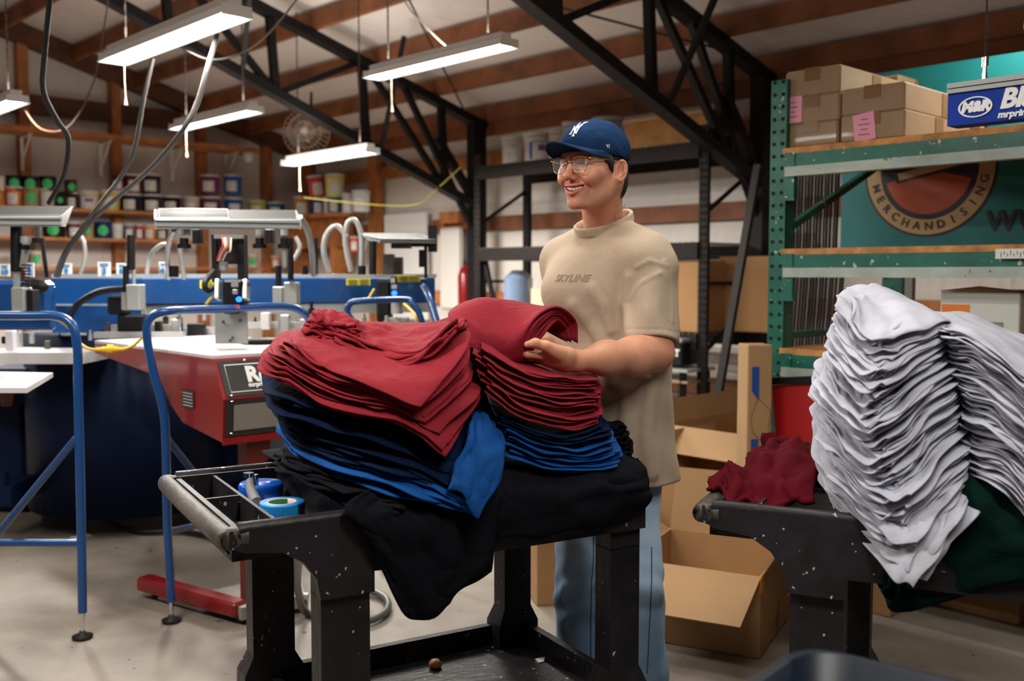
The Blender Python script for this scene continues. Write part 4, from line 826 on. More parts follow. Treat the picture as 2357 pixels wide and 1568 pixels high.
fc([(520, 970, .75), (515, 1020, .45), (490, 1055, .2), (440, 1078, .05)], .022, 'thick black hose arching behind the red dryer')
# ---------------- wall fan and small lamp ----------------
fn = thing('wall_fan', 'dusty wall fan with wire guard above the lamp in the corner', 'fan', W(705, 310, 9.0)); cf = W(705, 305, 9.0)
m = MB(); Rf = .21; fa = Vector((0, -1, 0)); ry = Vector((1, 0, 0)); rz_ = Vector((0, 0, 1))
for k_ in range(28):
    t = 2*PI*k_/28; d_ = ry*math.cos(t)+rz_*math.sin(t); m.tube([cf-fa*0+d_*.03+fa*.09, cf+d_*Rf*.7+fa*.08, cf+d_*Rf, cf+d_*Rf*.7-fa*.08], .003, n=5, res=3)
for rr_, o_ in ((Rf, 0), (Rf*.7, .08), (Rf*.4, .088)): m.tube([cf+(ry*math.cos(2*PI*i/24)+rz_*math.sin(2*PI*i/24))*rr_+fa*o_ for i in range(24)], .004, n=5, res=1, closed=True)
m.build('wire_guard', mat('dusty wire', (.35, .24, .17), .8), fn)
for k_ in range(4):
    t = 2*PI*k_/4+.4; t2 = t+.9; d1 = ry*math.cos(t)+rz_*math.sin(t); d2 = ry*math.cos(t2)+rz_*math.sin(t2)
    MB().prism([cf+d1*.03, cf+d1*.17+fa*.02, cf+(d1+d2)*.1-fa*.0, cf+d2*.14-fa*.03, cf+d2*.03-fa*.02], fa*.004).build('blade', plain((.03, .025, .025)), fn)
MB().cyl(cf-fa*.15, cf-fa*.02, .07).cyl(cf+fa*.085, cf+fa*.1, .03).build('motor', plain((.4, .36, .33)), fn)
MB().tube([cf-fa*.1, cf-fa*.2+rz_*.1, cf-fa*.25+rz_*.4], .012).build('mount_pipe', M_BLACK, fn)
tag(MB().lathe([(0, 0), (.04, 0), (.06, .08), (.05, .1), (0, .1)], W(572, 372, 11.0), 16).build('clip_lamp', plain((.5, .5, .48))), 'small pale clip lamp under the right end of the high shelf', 'lamp')
# grey panel, crates near the bright wall behind the press
pn = thing('wall_panel', 'white panel board leaning on the wall behind the right end of the press', 'panel', B(8.6, BW-.15, 0)); MB().box(B(8.75, BW-.1, 1.45), (.75, .03, 1.15), ROTB).build('board', M_WHITE, pn); MB().box(B(8.95, BW-.13, 1.75), (.07, .02, .07), ROTB).build('switch_plate', plain((.05, .05, .05)), pn)
tag(MB().box(B(7.95, BW-.12, 1.95), (.3, .08, .12), ROTB).box(B(8.1, BW-.1, 1.55), (.05, .06, .8), ROTB).build('wall_bracket', M_WOOD), 'short pine board fixed beside the near truss column', 'board')
tag(MB().box(B(7.9, BW-.16, 1.42), (.3, .1, .85), ROTB, bev=.03).build('hanging_bag', plain((.66, .64, .6), .5)), 'long white bag hanging under the short pine board', 'bag')
# ---------------- utility carts ----------------
M_CART = mat('scuffed black cart plastic', (.017, .0145, .018), .42, 0, .35, 22, .5, 7, stretch=(1, 3, 1), spec=.28, speck=((.5, .47, .47), 48, .70))
M_CARTT = mat('worn grey brown cart top', (.06, .05, .045), .5, 0, .4, 14, .6, 5, stretch=(3, 1, 1))
O1 = Vector((-.565, 1.95, 0)); U1 = Vector((.866, .5, 0)); V1 = Vector((-.5, .866, 0))
def KC(s, w, z): return O1+U1*s+V1*w+Vector((0, 0, z))
def KW(px, py, w):                    # ray through the pixel meets the vertical plane w of the cart
    r = W(px, py, 1)-Vector((0, 0, CH)); k = (w+V1.dot(O1))/(r.dot(V1)); return Vector((0, 0, CH))+r*k
def cart(name, label, loc, rz, L, Wd, pockets=True, flip=1):
    r = thing(name, label, 'cart', loc, rz)
    prof = [(0, .86), (L, .86), (L, .735), (.305, .735), (.305, .69), (.185, .69), (.178, .735), (.15, .775), (.105, .803), (.03, .812), (0, .825)]
    for w0, sg in ((-.014, -1), (Wd-.016, 1)):
        MB().prism([(s, w0, z) for s, z in prof], (0, .03, 0)).cyl((.02, w0+.015, .858), (L, w0+.015, .858), .015, n=14).build('side_apron', M_CART, r, True)
    MB().box((L-.015, Wd/2, .797), (.03, Wd-.06, .125)).build('end_apron', M_CART, r, True)
    m = MB(); m.tube([(.04, .003, .843), (.012, .009, .843), (-.004, .035, .843), (-.004, Wd-.035, .843), (.012, Wd-.009, .843), (.04, Wd-.003, .843)], .0215, n=16, res=6); m.build('handle_rim', M_CARTT, r, True)
    m = MB(); m.box(((.285+L)/2, Wd/2, .85), (L-.285, Wd, .02)).build('work_deck', M_CARTT, r, True)
    m = MB(); m.box((.14, Wd/2, .795), (.26, Wd-.03, .01))
    for w in (.022, Wd-.022): m.box((.145, w, .828), (.27, .012, .07))
    m.box((.02, Wd/2, .825), (.012, Wd-.03, .07)); m.box((.108, Wd/2, .828), (.008, Wd-.03, .062)); m.box((.275, Wd/2, .828), (.014, Wd-.03, .07)); m.box((.062, Wd*.52, .828), (.085, .008, .062)); m.build('tool_tray', M_CART, r, True)
    for s0 in (.245, L-.05):
        for w0 in (.035, Wd-.035):
            m = MB(); sx = .055 if s0 < .5 else .045; q = []
            for z, k_ in ((.69, 1), (.38, 1), (.335, 1.45), (.25, 1.5)): q.append((sx*k_, .032*(1 if k_ == 1 else 1.25), z))
            m2 = MB(); pts = []
            for a_, b_, z in q: pts += [(s0-a_, w0-b_, z), (s0+a_, w0-b_, z), (s0+a_, w0+b_, z), (s0-a_, w0+b_, z)]
            fs = [(0, 1, 2, 3), (15, 14, 13, 12)]
            for i in range(3):
                for j in range(4): fs.append((i*4+j, (i+1)*4+j, (i+1)*4+(j+1) % 4, i*4+(j+1) % 4))
            m2.add(pts, fs); m2.box((s0, w0, .71), (sx*2, .064, .05)); m2.build('leg', M_CART, r, True)
    m = MB(); a0, a1 = .235, L
    m.box(((a0+a1)/2, Wd/2, .255), (a1-a0, Wd, .02))
    for w in (.012, Wd-.012): m.box(((a0+a1)/2, w, .29), (a1-a0, .024, .065))
    for s in (a0+.012, a1-.012): m.box((s, Wd/2, .29), (.024, Wd-.04, .065))
    m.build('lower_shelf', M_CART, r, True)
    for s0 in (.27, L-.08):
        for w0 in (.06, Wd-.06):
            c_ = MB().cyl((s0, w0-.015, .06), (s0, w0+.015, .06), .06, n=24).build('caster', M_RUB, r, True); MB().box((s0, w0, .17), (.06, .06, .15)).build('caster_fork', M_PLATE, c_, True)
    return r
cart1 = cart('utility_cart', 'black utility cart at centre loaded with black, blue and maroon shirts', O1, math.radians(30), 1.03, .6)
P2 = W(1612, 1150, 2.2); O2 = Vector((.425, 2.175, 0)); cart('utility_cart', 'black utility cart at right loaded with grey and dark green shirts', O2, math.atan2(-.436, .9), 1.1, .6)
# things in the tool tray
ZT = .801
def tp(px, py, z=ZT): return G(px, py, z)
c_ = KC(.192, .27, ZT); r = thing('tape_roll', 'blue masking tape roll with green printed core lying in the cart tray', 'tape', c_)
MB().lathe([(.034, 0), (.051, 0), (.0515, .003), (.0515, .038), (.051, .041), (.034, .041)], (0, 0, 0), 40).build('tape', mat('blue masking tape', (.01, .22, .62), .45, speck=((.0, .35, .4), 22, .62)), r, True)
MB().lathe([(.034, 0), (.034, .0415), (.0315, .0415), (.0315, 0), (.034, 0)], (0, 0, 0), 40).build('core', plain((.6, .45, .38)), r, True)
g_ = [[(.0313*math.cos(t), .0313*math.sin(t), z) for t in np.linspace(1.4, 3.4, 14)] for z in (.002, .04)]; MB().grid(g_).build('core_print', plain((.05, .35, .08)), r, True)
r.location = KC(.192, .27, ZT)
tg_ = thing('tape_dispenser', 'grey handled blue tape dispenser in the far end of the tray', 'tape dispenser', KC(.19, .43, ZT))
q0 = KC(.185, .36, ZT)
MB().lathe([(.0, 0), (.052, 0), (.055, .006), (.055, .03), (.05, .036), (0, .036)], KC(.2, .475, ZT+.012), 32).build('blue_roll', mat('blue glossy plastic', (.005, .09, .5), .25), tg_)
m = MB().tube([KC(.165, .39, ZT+.018), KC(.165, .43, ZT+.036), KC(.17, .46, ZT+.052), KC(.175, .475, ZT+.062)], lambda t: .015-.006*t, n=12); m.build('grip', mat('grey grip', (.2, .2, .21), .55), tg_)
MB().cyl(KC(.17, .475, ZT+.06), KC(.17, .475, ZT+.075), .013, n=16).cyl(KC(.185, .47, ZT+.05), KC(.185, .47, ZT+.07), .008).build('steel_knob', M_CHROME, tg_)
n_ = MB().prism([KC(.15, .37, ZT), KC(.225, .37, ZT), KC(.235, .42, ZT), KC(.15, .42, ZT)], (0, 0, .006)).build('note_pad', M_WHITE); tag(n_, 'small white note pad under the grey grip in the tray', 'note pad')
tag(MB().box(KC(.215, .355, ZT+.004), (.016, .006, .006), .6).build('clip', plain((.6, .05, .05))), 'tiny red clip beside the note pad', 'clip')
tag(MB().lathe([(0, 0), (.016, .0), (.02, .012), (.012, .022), (0, .024)], G(1002, 1537, .266), 7).build('candy_wrapper', plain((.5, .2, .1))), 'crumpled orange candy wrapper on the lower cart shelf', 'wrapper')
tag(MB().prism([G(1232, 1519, .266), G(1254, 1515, .266), G(1252, 1524, .266), G(1240, 1527, .266)], (0, 0, .003)).build('paper_scrap', M_WHITE), 'torn white paper scrap on the lower cart shelf', 'paper scrap')
tag(MB().prism([G(160, 1238, .002), G(200, 1228, .002), G(212, 1233, .002), G(175, 1243, .002)], (0, 0, .002)).build('paper_scrap', M_WHITE), 'white paper scrap on the floor behind the left guard frame', 'paper scrap')
# ---------------- cloth ----------------
def fabric(name, col, var=.08, spk=None):
    m = mat(name, col, .85, 0, .25, 420, var, 9, spec=.15 if max(col) > .1 else .05, sheen=.15 if max(col) > .1 else 0, dist=.002, speck=spk); nt = m.node_tree; N = nt.nodes; L = nt.links; b = N['Principled BSDF']
    pb_ = b.inputs['Normal'].links[0].from_node; tc = N.new('ShaderNodeTexCoord'); n = N.new('ShaderNodeTexNoise'); n.inputs['Scale'].default_value = 11; n.inputs['Detail'].default_value = 3; n.inputs['Distortion'].default_value = 1.6
    L.new(tc.outputs['Object'], n.inputs['Vector']); w_ = N.new('ShaderNodeBump'); w_.inputs['Strength'].default_value = .22 if 'tan' in name else .5; w_.inputs['Distance'].default_value = .012; L.new(n.outputs[0], w_.inputs['Height']); L.new(w_.outputs[0], pb_.inputs['Normal']); return m
F_MAR = fabric('maroon cotton', (.215, .012, .022)); F_BLU = fabric('royal blue cotton', (.004, .06, .24)); F_NAV = fabric('navy cotton', (.003, .010, .034)); F_BLK = fabric('black cotton', (.006, .006, .009))
F_GRY = fabric('heather grey cotton', (.45, .46, .54), .16); F_DGR = fabric('dark green cotton', (.002, .014, .011)); F_WINE = fabric('wine cotton', (.075, .003, .008))
def crv(P, n):
    """Catmull-Rom through the first axis of P, n samples"""
    P = np.asarray(P, float); k = len(P); E = np.concatenate([[2*P[0]-P[1]], P, [2*P[-1]-P[-2]]]); t = np.linspace(0, k-1, n); i = np.minimum(t.astype(int), k-2); f = (t-i).reshape(-1, *([1]*(P.ndim-1)))
    p0, p1, p2, p3 = E[i], E[i+1], E[i+2], E[i+3]
    return .5*((2*p1)+(p2-p0)*f+(2*p0-5*p1+4*p2-p3)*f**2+(3*p1-p0-3*p2+p3)*f**3)
def net(rows): return np.array([[tuple(p) for p in r] for r in rows])
def snoise(u, v, rs, k=5, fr=3.0):
    o = 0
    for i in range(k):
        a = rs.uniform(0, 2*PI); f = fr*rs.uniform(.6, 2.0); o = o+np.sin((u*math.cos(a)+v*math.sin(a))*f*2*PI+rs.uniform(0, 6.3)+1.3*np.sin((u*math.sin(a)-v*math.cos(a))*f*3+rs.uniform(0, 6)))/(1+.25*i)
    return o/k**.5
def sheet(N, th, nu=34, nv=30, seed=0, amp=.004, eamp=.01, fr=2.5, shared=None, crease=0, cr_dir=.6, crumple=0):
    rs = np.random.RandomState(seed)
    g = crv(N, nv); g = crv(g.transpose(1, 0, 2), nu).transpose(1, 0, 2)      # nv x nu x 3
    u, v = np.meshgrid(np.linspace(0, 1, nu), np.linspace(0, 1, nv))
    # cluster samples toward the rims
    du = np.gradient(g, axis=1); dv = np.gradient(g, axis=0); n = np.cross(du, dv); n /= np.linalg.norm(n, axis=2, keepdims=True)+1e-9
    if n[..., 2].mean() < 0: n = -n
    lu = np.linalg.norm(du, axis=2, keepdims=True)+1e-9; lv = np.linalg.norm(dv, axis=2, keepdims=True)+1e-9
    tu, tv = du/lu, dv/lv
    wv = amp*snoise(u, v, rs, 4, fr)
    if shared is not None: wv = wv+shared(u, v)
    if crease: wv = wv+crease*(1-np.abs(np.sin((u*math.cos(cr_dir)+v*math.sin(cr_dir))*7+1.5*snoise(u, v, rs, 3, 1.0))))**3
    if crumple: wv = wv+crumple*(np.abs(snoise(u, v, rs, 4, 2.2))-.5)
    eu = eamp*snoise(u*.0+v, v*0, rs, 3, 1.6); ev = eamp*snoise(u, u*0, rs, 3, 1.6)
    g = g+n*wv[..., None]+tu*(eu*(2*u-1))[..., None]+tv*(ev*(2*v-1))[..., None]
    du = np.gradient(g, axis=1); dv = np.gradient(g, axis=0); n = np.cross(du, dv); n /= np.linalg.norm(n, axis=2, keepdims=True)+1e-9
    if n[..., 2].mean() < 0: n = -n
    half = np.full(u.shape, th/2); half[0, :] = half[-1, :] = half[:, 0] = half[:, -1] = 0
    # pull second ring outward so that the rim is round
    for (a, b_) in ((1, 0), (-2, -1)): g[a, :] = g[b_, :]*.8+g[a, :]*.2 if True else g[a, :]
    for (a, b_) in ((1, 0), (-2, -1)): g[:, a] = g[:, b_]*.8+g[:, a]*.2
    half[1, 1:-1] = half[-2, 1:-1] = th*.42; half[1:-1, 1] = half[1:-1, -2] = th*.42
    top = g+n*half[..., None]; bot = g-n*half[..., None]
    mb = MB(); vs = np.concatenate([top.reshape(-1, 3), bot.reshape(-1, 3)]); idx = np.arange(nu*nv).reshape(nv, nu); B_ = nu*nv
    bidx = idx+B_
    bidx[0, :] = idx[0, :]; bidx[-1, :] = idx[-1, :]; bidx[:, 0] = idx[:, 0]; bidx[:, -1] = idx[:, -1]
    f1 = np.stack([idx[:-1, :-1], idx[:-1, 1:], idx[1:, 1:], idx[1:, :-1]], -1).reshape(-1, 4); f2 = np.stack([bidx[:-1, :-1], bidx[1:, :-1], bidx[1:, 1:], bidx[:-1, 1:]], -1).reshape(-1, 4)
    z = np.cross(g[0, 1]-g[0, 0]+g[1, 1]*0, g[1, 0]-g[0, 0]); flip = np.dot(np.cross(du[nv//2, nu//2], dv[nv//2, nu//2]), n[nv//2, nu//2]) < 0
    if flip: f1 = f1[:, ::-1]; f2 = f2[:, ::-1]
    mb.v = [tuple(p) for p in vs]; mb.f = [tuple(int(i) for i in f) for f in np.concatenate([f1, f2])]; mb.m = [0]*len(mb.f); mb.sm = [True]*len(mb.f)
    used = sorted(set(i for f in mb.f for i in f)); rm = {o: i for i, o in enumerate(used)}; mb.v = [mb.v[i] for i in used]; mb.f = [tuple(rm[i] for i in f) for f in mb.f]
    return mb
SEED = [100]
def stack(nets, N, m, label, group, th=None, jit=.008, amp=.003, eamp=.01, inset=.0, names='folded_shirt', cat='shirt', rot=.03, samp=.006, ts=None, fr=2.5, nu=34, nv=30, crease=0, crumple=0, mats=None):
    nets = [net(n) for n in nets]; rs = np.random.RandomState(SEED[0]); SEED[0] += 1; k = len(nets)-1; ph = rs.uniform(0, 6, 8)
    for j in range(N):
        t = (j/(N-1) if N > 1 else 1) if ts is None else ts[j]; q = min(int(t*k), k-1) if k else 0; f = t*k-q
        Nn = nets[0].copy() if k == 0 else nets[q]*(1-f)+nets[q+1]*f
        c = Nn.mean((0, 1)); eu = Nn[:, -1].mean(0)-Nn[:, 0].mean(0); ev = Nn[-1].mean(0)-Nn[0].mean(0); eu /= np.linalg.norm(eu); ev /= np.linalg.norm(ev)
        su, sv = rs.uniform(-jit, jit, 2); a = rs.uniform(-rot, rot)
        d = Nn-c; Nn = c+d+np.cross(np.array([0, 0, a]), d)+eu*su+ev*sv
        Nn[0] += ev*rs.uniform(0, 1)*inset; Nn[:, 0] += eu*rs.uniform(0, 1)*inset; Nn[:, -1] -= eu*rs.uniform(0, 1)*inset
        T = t*2.2
        sh = lambda u, v, T=T: samp*(np.sin(u*7+ph[0]+T+2*np.sin(v*3+ph[1]))+.7*np.sin(v*9+ph[2]-T*1.4+u*3)+.5*np.sin((u+v)*15+ph[3]+T*2.5))/1.5
        o = sheet(Nn, th, nu, nv, SEED[0]*50+j, amp, eamp, fr, sh, crease if j == N-1 else crease*.5, .6, crumple).build(names, m if mats is None else mats[j])
        tag(o, label, cat, group)
w = lambda *p: W(*p)
CT = 'on the centre cart'
# black: flat pile, then pieces falling over the front edge
stack([[[KC(s, w_, .874) for s in (.27, .5, .75, 1.0)] for w_ in (.03, .2, .4, .56)], [[KC(s, w_, .905 if s < .9 else .895) for s in (.25, .5, .75, .99)] for w_ in (.02, .2, .42, .6)]], 4, F_BLK, 'black folded shirt at the very bottom of the pile '+CT, 'black shirts under the blue ones', .009, .012, .002, .01, samp=.002)
dr1 = [[KW(872, 1300, -.045), KW(948, 1425, -.05), KW(1050, 1372, -.05), KW(1132, 1325, -.045)], [KW(850, 1235, -.045), KW(930, 1290, -.055), KW(1035, 1270, -.055), KW(1136, 1235, -.045)], [KW(800, 1168, -.03), KW(905, 1180, -.045), KW(1020, 1165, -.045), KW(1180, 1112, -.035)], [KC(.36, .06, .925), KC(.45, .08, .93), KC(.53, .08, .93), KC(.63, .06, .925)], [KC(.3, .3, .93), KC(.42, .3, .93), KC(.53, .3, .93), KC(.63, .3, .93)]]
dr0 = [[Vector(p)+V1*.012+Vector((0, 0, .03 if i == 0 else -.0)) for p in r_] for i, r_ in enumerate(dr1)]
stack([dr0, dr1], 3, F_BLK, 'black shirt hanging far down over the front edge of the centre cart', 'black shirts hanging over the cart front', .008, .008, .004, .012, samp=.008, fr=3, nv=50, crease=.006)
dr3 = [[KW(1140, 1232, -.04), KW(1250, 1225, -.04), KW(1370, 1198, -.04), KW(1484, 1175, -.03)], [KW(1150, 1160, -.045), KW(1260, 1165, -.05), KW(1380, 1150, -.05), KW(1490, 1130, -.04)], [KW(1165, 1098, -.02), KW(1275, 1106, -.03), KW(1385, 1098, -.03), KW(1480, 1082, -.01)], [KC(.68, .15, .915), KC(.78, .15, .915), KC(.88, .15, .915), KC(1.0, .15, .91)], [KC(.68, .4, .915), KC(.78, .4, .915), KC(.88, .4, .915), KC(1.0, .4, .91)]]
dr2 = [[Vector(p)+V1*.01+Vector((0, 0, .012)) for p in r_] for r_ in dr3]
stack([dr2, dr3], 3, F_BLK, 'black shirt draped over the right front corner of the centre cart', 'black shirts draped at the right corner', .008, .008, .003, .01, samp=.005, fr=2.5, nv=44, crease=.008)
lf = lambda a, b_, c_, d_: [a, b_, c_, d_]
bk0 = [[w(640, 1085, 2.35), w(720, 1120, 2.2), w(820, 1150, 2.1), w(930, 1175, 2.08)], [w(632, 1068, 2.45), w(740, 1080, 2.35), w(850, 1090, 2.3), w(960, 1100, 2.25)], [w(660, 1040, 2.6), w(760, 1040, 2.52), w(880, 1045, 2.48), w(1000, 1050, 2.45)]]
bk1 = [[w(668, 1050, 2.33), w(745, 1085, 2.2), w(850, 1125, 2.12), w(960, 1155, 2.1)], [w(650, 1030, 2.45), w(750, 1045, 2.36), w(860, 1060, 2.3), w(970, 1070, 2.26)], [w(670, 1000, 2.6), w(770, 1000, 2.53), w(890, 1005, 2.48), w(1000, 1010, 2.45)]]
stack([bk0, bk1], 6, F_BLK, 'black folded shirt bulging out at the left end beneath the navy ones', 'black shirts at the left end', .009, .01, .003, .015, samp=.006)
# blue, left pile
Bl0 = [[w(672, 1052, 2.30), w(800, 1110, 2.12), w(950, 1160, 2.08), w(1106, 1195, 2.10)], [w(645, 1012, 2.42), w(765, 1015, 2.34), w(940, 1050, 2.27), w(1152, 1120, 2.2)], [w(655, 965, 2.56), w(780, 965, 2.5), w(940, 965, 2.45), w(1130, 1010, 2.4)], [w(700, 925, 2.72), w(820, 920, 2.68), w(960, 915, 2.66), w(1105, 920, 2.6)]]
Bl1 = [[w(632, 922, 2.20), w(772, 965, 2.13), w(912, 1005, 2.10), w(1065, 1075, 2.13)], [w(605, 885, 2.36), w(742, 885, 2.32), w(920, 900, 2.29), w(1152, 1000, 2.26)], [w(618, 838, 2.53), w(760, 838, 2.5), w(940, 840, 2.47), w(1120, 905, 2.43)], [w(690, 795, 2.72), w(820, 790, 2.69), w(960, 785, 2.66), w(1080, 810, 2.6)]]
n_b = 22
stack([Bl0, Bl1], n_b, F_BLU, 'blue or navy folded shirt between black and maroon in the left pile', 'blue shirts, left pile', .0056, .012, .002, .012, inset=.035, samp=.007, mats=[F_BLU if j < 7 else F_NAV for j in range(n_b)])
# one royal blue shirt lobe in the gap between the piles
lob = [[w(1030, 1120, 2.08), w(1065, 1150, 2.08), w(1105, 1192, 2.09)], [w(1060, 1050, 2.13), w(1100, 1060, 2.14), w(1150, 1090, 2.17)], [w(1085, 985, 2.2), w(1115, 975, 2.21), w(1156, 1010, 2.24)], [w(1095, 950, 2.3), w(1115, 948, 2.3), w(1135, 965, 2.32)]]
stack([lob], 1, F_BLU, 'bright blue shirt corner spilling into the gap between the two piles', None, .012, .0, .003, .006, samp=.004, crease=.006)
# blue, right pile
Q0 = [[KW(1165, 1050, -.03), KW(1250, 1083, -.05), KW(1350, 1087, -.05), KW(1450, 1080, -.03)], [KW(1150, 1005, .2), KW(1250, 1032, .2), KW(1340, 1038, .2), KW(1425, 1030, .2)], [KW(1130, 955, .45), KW(1230, 980, .45), KW(1310, 985, .45), KW(1390, 985, .45)]]
Q1 = [[KW(1142, 962, -.03), KW(1240, 1000, -.05), KW(1330, 1008, -.05), KW(1412, 985, -.03)], [KW(1130, 922, .2), KW(1230, 950, .2), KW(1310, 955, .2), KW(1385, 945, .2)], [KW(1110, 880, .45), KW(1200, 905, .45), KW(1290, 912, .45), KW(1350, 912, .45)]]
stack([Q0, Q1], 13, F_BLU, 'blue folded shirt in the right pile, under the maroon ones beside the man', 'blue shirts, right pile', .0058, .009, .0015, .006, inset=.02, samp=.004, mats=[F_BLU]*9+[F_NAV]*4)
E0 = [[KW(1395, 1075, .1), KW(1440, 1075, .1), KW(1472, 1068, .1)], [KW(1390, 1050, .25), KW(1430, 1050, .25), KW(1455, 1045, .25)], [KW(1370, 1020, .4), KW(1410, 1020, .4), KW(1435, 1015, .4)]]
E1 = [[KW(1380, 985, .1), KW(1410, 985, .1), KW(1438, 985, .1)], [KW(1375, 970, .25), KW(1400, 970, .25), KW(1425, 968, .25)], [KW(1360, 945, .4), KW(1390, 945, .4), KW(1405, 945, .4)]]
stack([E0, E1], 9, F_BLK, 'black shirt end ruffled at the right of the blue pile, beside the man', 'black shirt ends beside the man', .009, .01, .003, .012, samp=.006, nu=22, nv=22)
# maroon, left pile
M0 = [[w(645, 885, 2.17), w(770, 938, 2.10), w(905, 978, 2.07), w(1040, 1056, 2.09)], [w(590, 852, 2.33), w(740, 855, 2.29), w(920, 868, 2.26), w(1112, 945, 2.25)], [w(603, 808, 2.52), w(760, 805, 2.48), w(940, 808, 2.46), w(1100, 865, 2.42)], [w(680, 765, 2.72), w(820, 760, 2.69), w(960, 755, 2.66), w(1080, 780, 2.6)]]
Mm = [[w(650, 840, 2.17), w(755, 895, 2.11), w(880, 930, 2.08), w(990, 975, 2.07)], [w(608, 805, 2.34), w(755, 820, 2.30), w(920, 845, 2.25), w(1100, 870, 2.22)], [w(640, 775, 2.53), w(780, 780, 2.49), w(940, 788, 2.46), w(1085, 800, 2.41)], [w(710, 748, 2.72), w(825, 748, 2.69), w(955, 750, 2.67), w(1060, 755, 2.6)]]
M1 = [[w(660, 792, 2.18), w(745, 850, 2.13), w(850, 888, 2.09), w(962, 928, 2.06)], [w(655, 768, 2.35), w(770, 792, 2.31), w(920, 828, 2.24), w(1080, 800, 2.20)], [w(690, 750, 2.53), w(800, 760, 2.5), w(940, 768, 2.46), w(1065, 748, 2.4)], [w(745, 735, 2.72), w(830, 738, 2.7), w(950, 744, 2.68), w(1040, 740, 2.6)]]
stack([M0, Mm, M1], 19, F_MAR, 'maroon folded shirt in the left maroon pile '+CT, 'maroon shirts, left pile', .0046, .011, .0016, .009, inset=.028, samp=.007, crease=.004, nu=44, nv=36)
T0 = [[w(730, 790, 2.30), w(850, 850, 2.24), w(950, 845, 2.2), w(1040, 775, 2.2)], [w(735, 765, 2.42), w(860, 800, 2.4), w(950, 800, 2.38), w(1060, 755, 2.35)], [w(735, 745, 2.52), w(830, 760, 2.56), w(930, 765, 2.56), w(1040, 742, 2.5)]]
T1 = [[w(780, 770, 2.32), w(870, 815, 2.27), w(960, 805, 2.22), w(1050, 742, 2.22)], [w(740, 745, 2.42), w(860, 772, 2.42), w(950, 780, 2.4), w(1068, 738, 2.36)], [w(740, 730, 2.52), w(830, 745, 2.56), w(930, 750, 2.56), w(1040, 733, 2.5)]]
stack([T0, T1], 5, F_MAR, 'maroon shirt of the loose bundle folded across the top of the left pile', 'maroon shirts, top bundle at left', .008, .01, .003, .01, inset=.01, samp=.005, crease=.006)
L0 = [[w(705, 775, 2.33), w(760, 790, 2.33), w(835, 785, 2.33)], [w(700, 755, 2.42), w(760, 762, 2.42), w(830, 768, 2.42)], [w(715, 740, 2.5), w(770, 742, 2.5), w(830, 755, 2.5)]]
L1 = [[w(727, 738, 2.36), w(770, 750, 2.36), w(826, 762, 2.36)], [w(725, 722, 2.43), w(765, 728, 2.43), w(825, 750, 2.43)], [w(738, 717, 2.5), w(770, 722, 2.5), w(815, 742, 2.5)]]
stack([L0, L1], 6, F_MAR, 'maroon shirt end in the ruffled lump at the top left of the pile', 'maroon ruffled ends at top left', .008, .008, .004, .01, samp=.008, nu=26, nv=22)
# maroon, right pile
R0 = [[KW(1112, 905, -.02), KW(1185, 962, -.04), KW(1290, 988, -.04), KW(1390, 978, -.02)], [KW(1100, 855, .15), KW(1180, 908, .15), KW(1280, 935, .15), KW(1388, 938, .15)], [KW(1080, 805, .35), KW(1170, 862, .35), KW(1270, 890, .35), KW(1370, 902, .35)], [KW(1070, 775, .55), KW(1160, 832, .55), KW(1250, 860, .55), KW(1340, 872, .55)]]
R1 = [[KW(1095, 800, -.0), KW(1180, 845, .0), KW(1290, 872, .0), KW(1384, 882, .0)], [KW(1088, 780, .15), KW(1180, 820, .15), KW(1280, 848, .15), KW(1375, 862, .15)], [KW(1080, 765, .35), KW(1170, 805, .35), KW(1260, 828, .35), KW(1340, 845, .35)], [KW(1070, 752, .55), KW(1160, 792, .55), KW(1250, 812, .55), KW(1320, 830, .55)]]
stack([R0, R1], 19, F_MAR, 'maroon folded shirt in the right maroon pile under the hand', 'maroon shirts, right pile', .0046, .010, .0015, .006, inset=.02, samp=.004, crease=.003)
# bundle lifted in the hand
H1 = [[w(1040, 790, 2.28), w(1105, 805, 2.32), w(1160, 838, 2.36), w(1203, 835, 2.38)], [w(1040, 752, 2.34), w(1100, 752, 2.36), w(1180, 775, 2.38), w(1228, 748, 2.37)], [w(1035, 722, 2.45), w(1105, 697, 2.47), w(1190, 712, 2.5), w(1285, 708, 2.46)], [w(1065, 700, 2.6), w(1118, 690, 2.62), w(1205, 702, 2.64), w(1325, 735, 2.56)], [w(1075, 730, 2.66), w(1130, 725, 2.68), w(1215, 735, 2.68), w(1330, 790, 2.56)]]
H0 = [[w(1050, 800, 2.33), w(1110, 815, 2.36), w(1165, 845, 2.4), w(1213, 838, 2.42)], [w(1050, 778, 2.38), w(1105, 780, 2.4), w(1180, 795, 2.42), w(1248, 775, 2.41)], [w(1050, 745, 2.48), w(1110, 725, 2.5), w(1190, 735, 2.53), w(1280, 738, 2.48)], [w(1070, 725, 2.6), w(1120, 715, 2.62), w(1200, 725, 2.64), w(1300, 755, 2.55)], [w(1075, 740, 2.63), w(1130, 740, 2.65), w(1210, 745, 2.66), w(1308, 785, 2.55)]]
stack([H0, H1], 6, F_MAR, 'maroon shirt of the bundle lifted on the hand of the man', 'maroon shirts held in the hand', .006, .004, .001, .004, inset=.008, samp=.002, crease=.002, nu=44, nv=40)
J0 = [[w(1080, 712, 2.68), w(1130, 712, 2.7), w(1172, 728, 2.72)], [w(1080, 705, 2.78), w(1130, 705, 2.8), w(1172, 722, 2.82)]]
J1 = [[w(1050, 705, 2.66), w(1110, 690, 2.68), w(1165, 708, 2.7)], [w(1070, 695, 2.76), w(1120, 687, 2.8), w(1160, 706, 2.82)]]
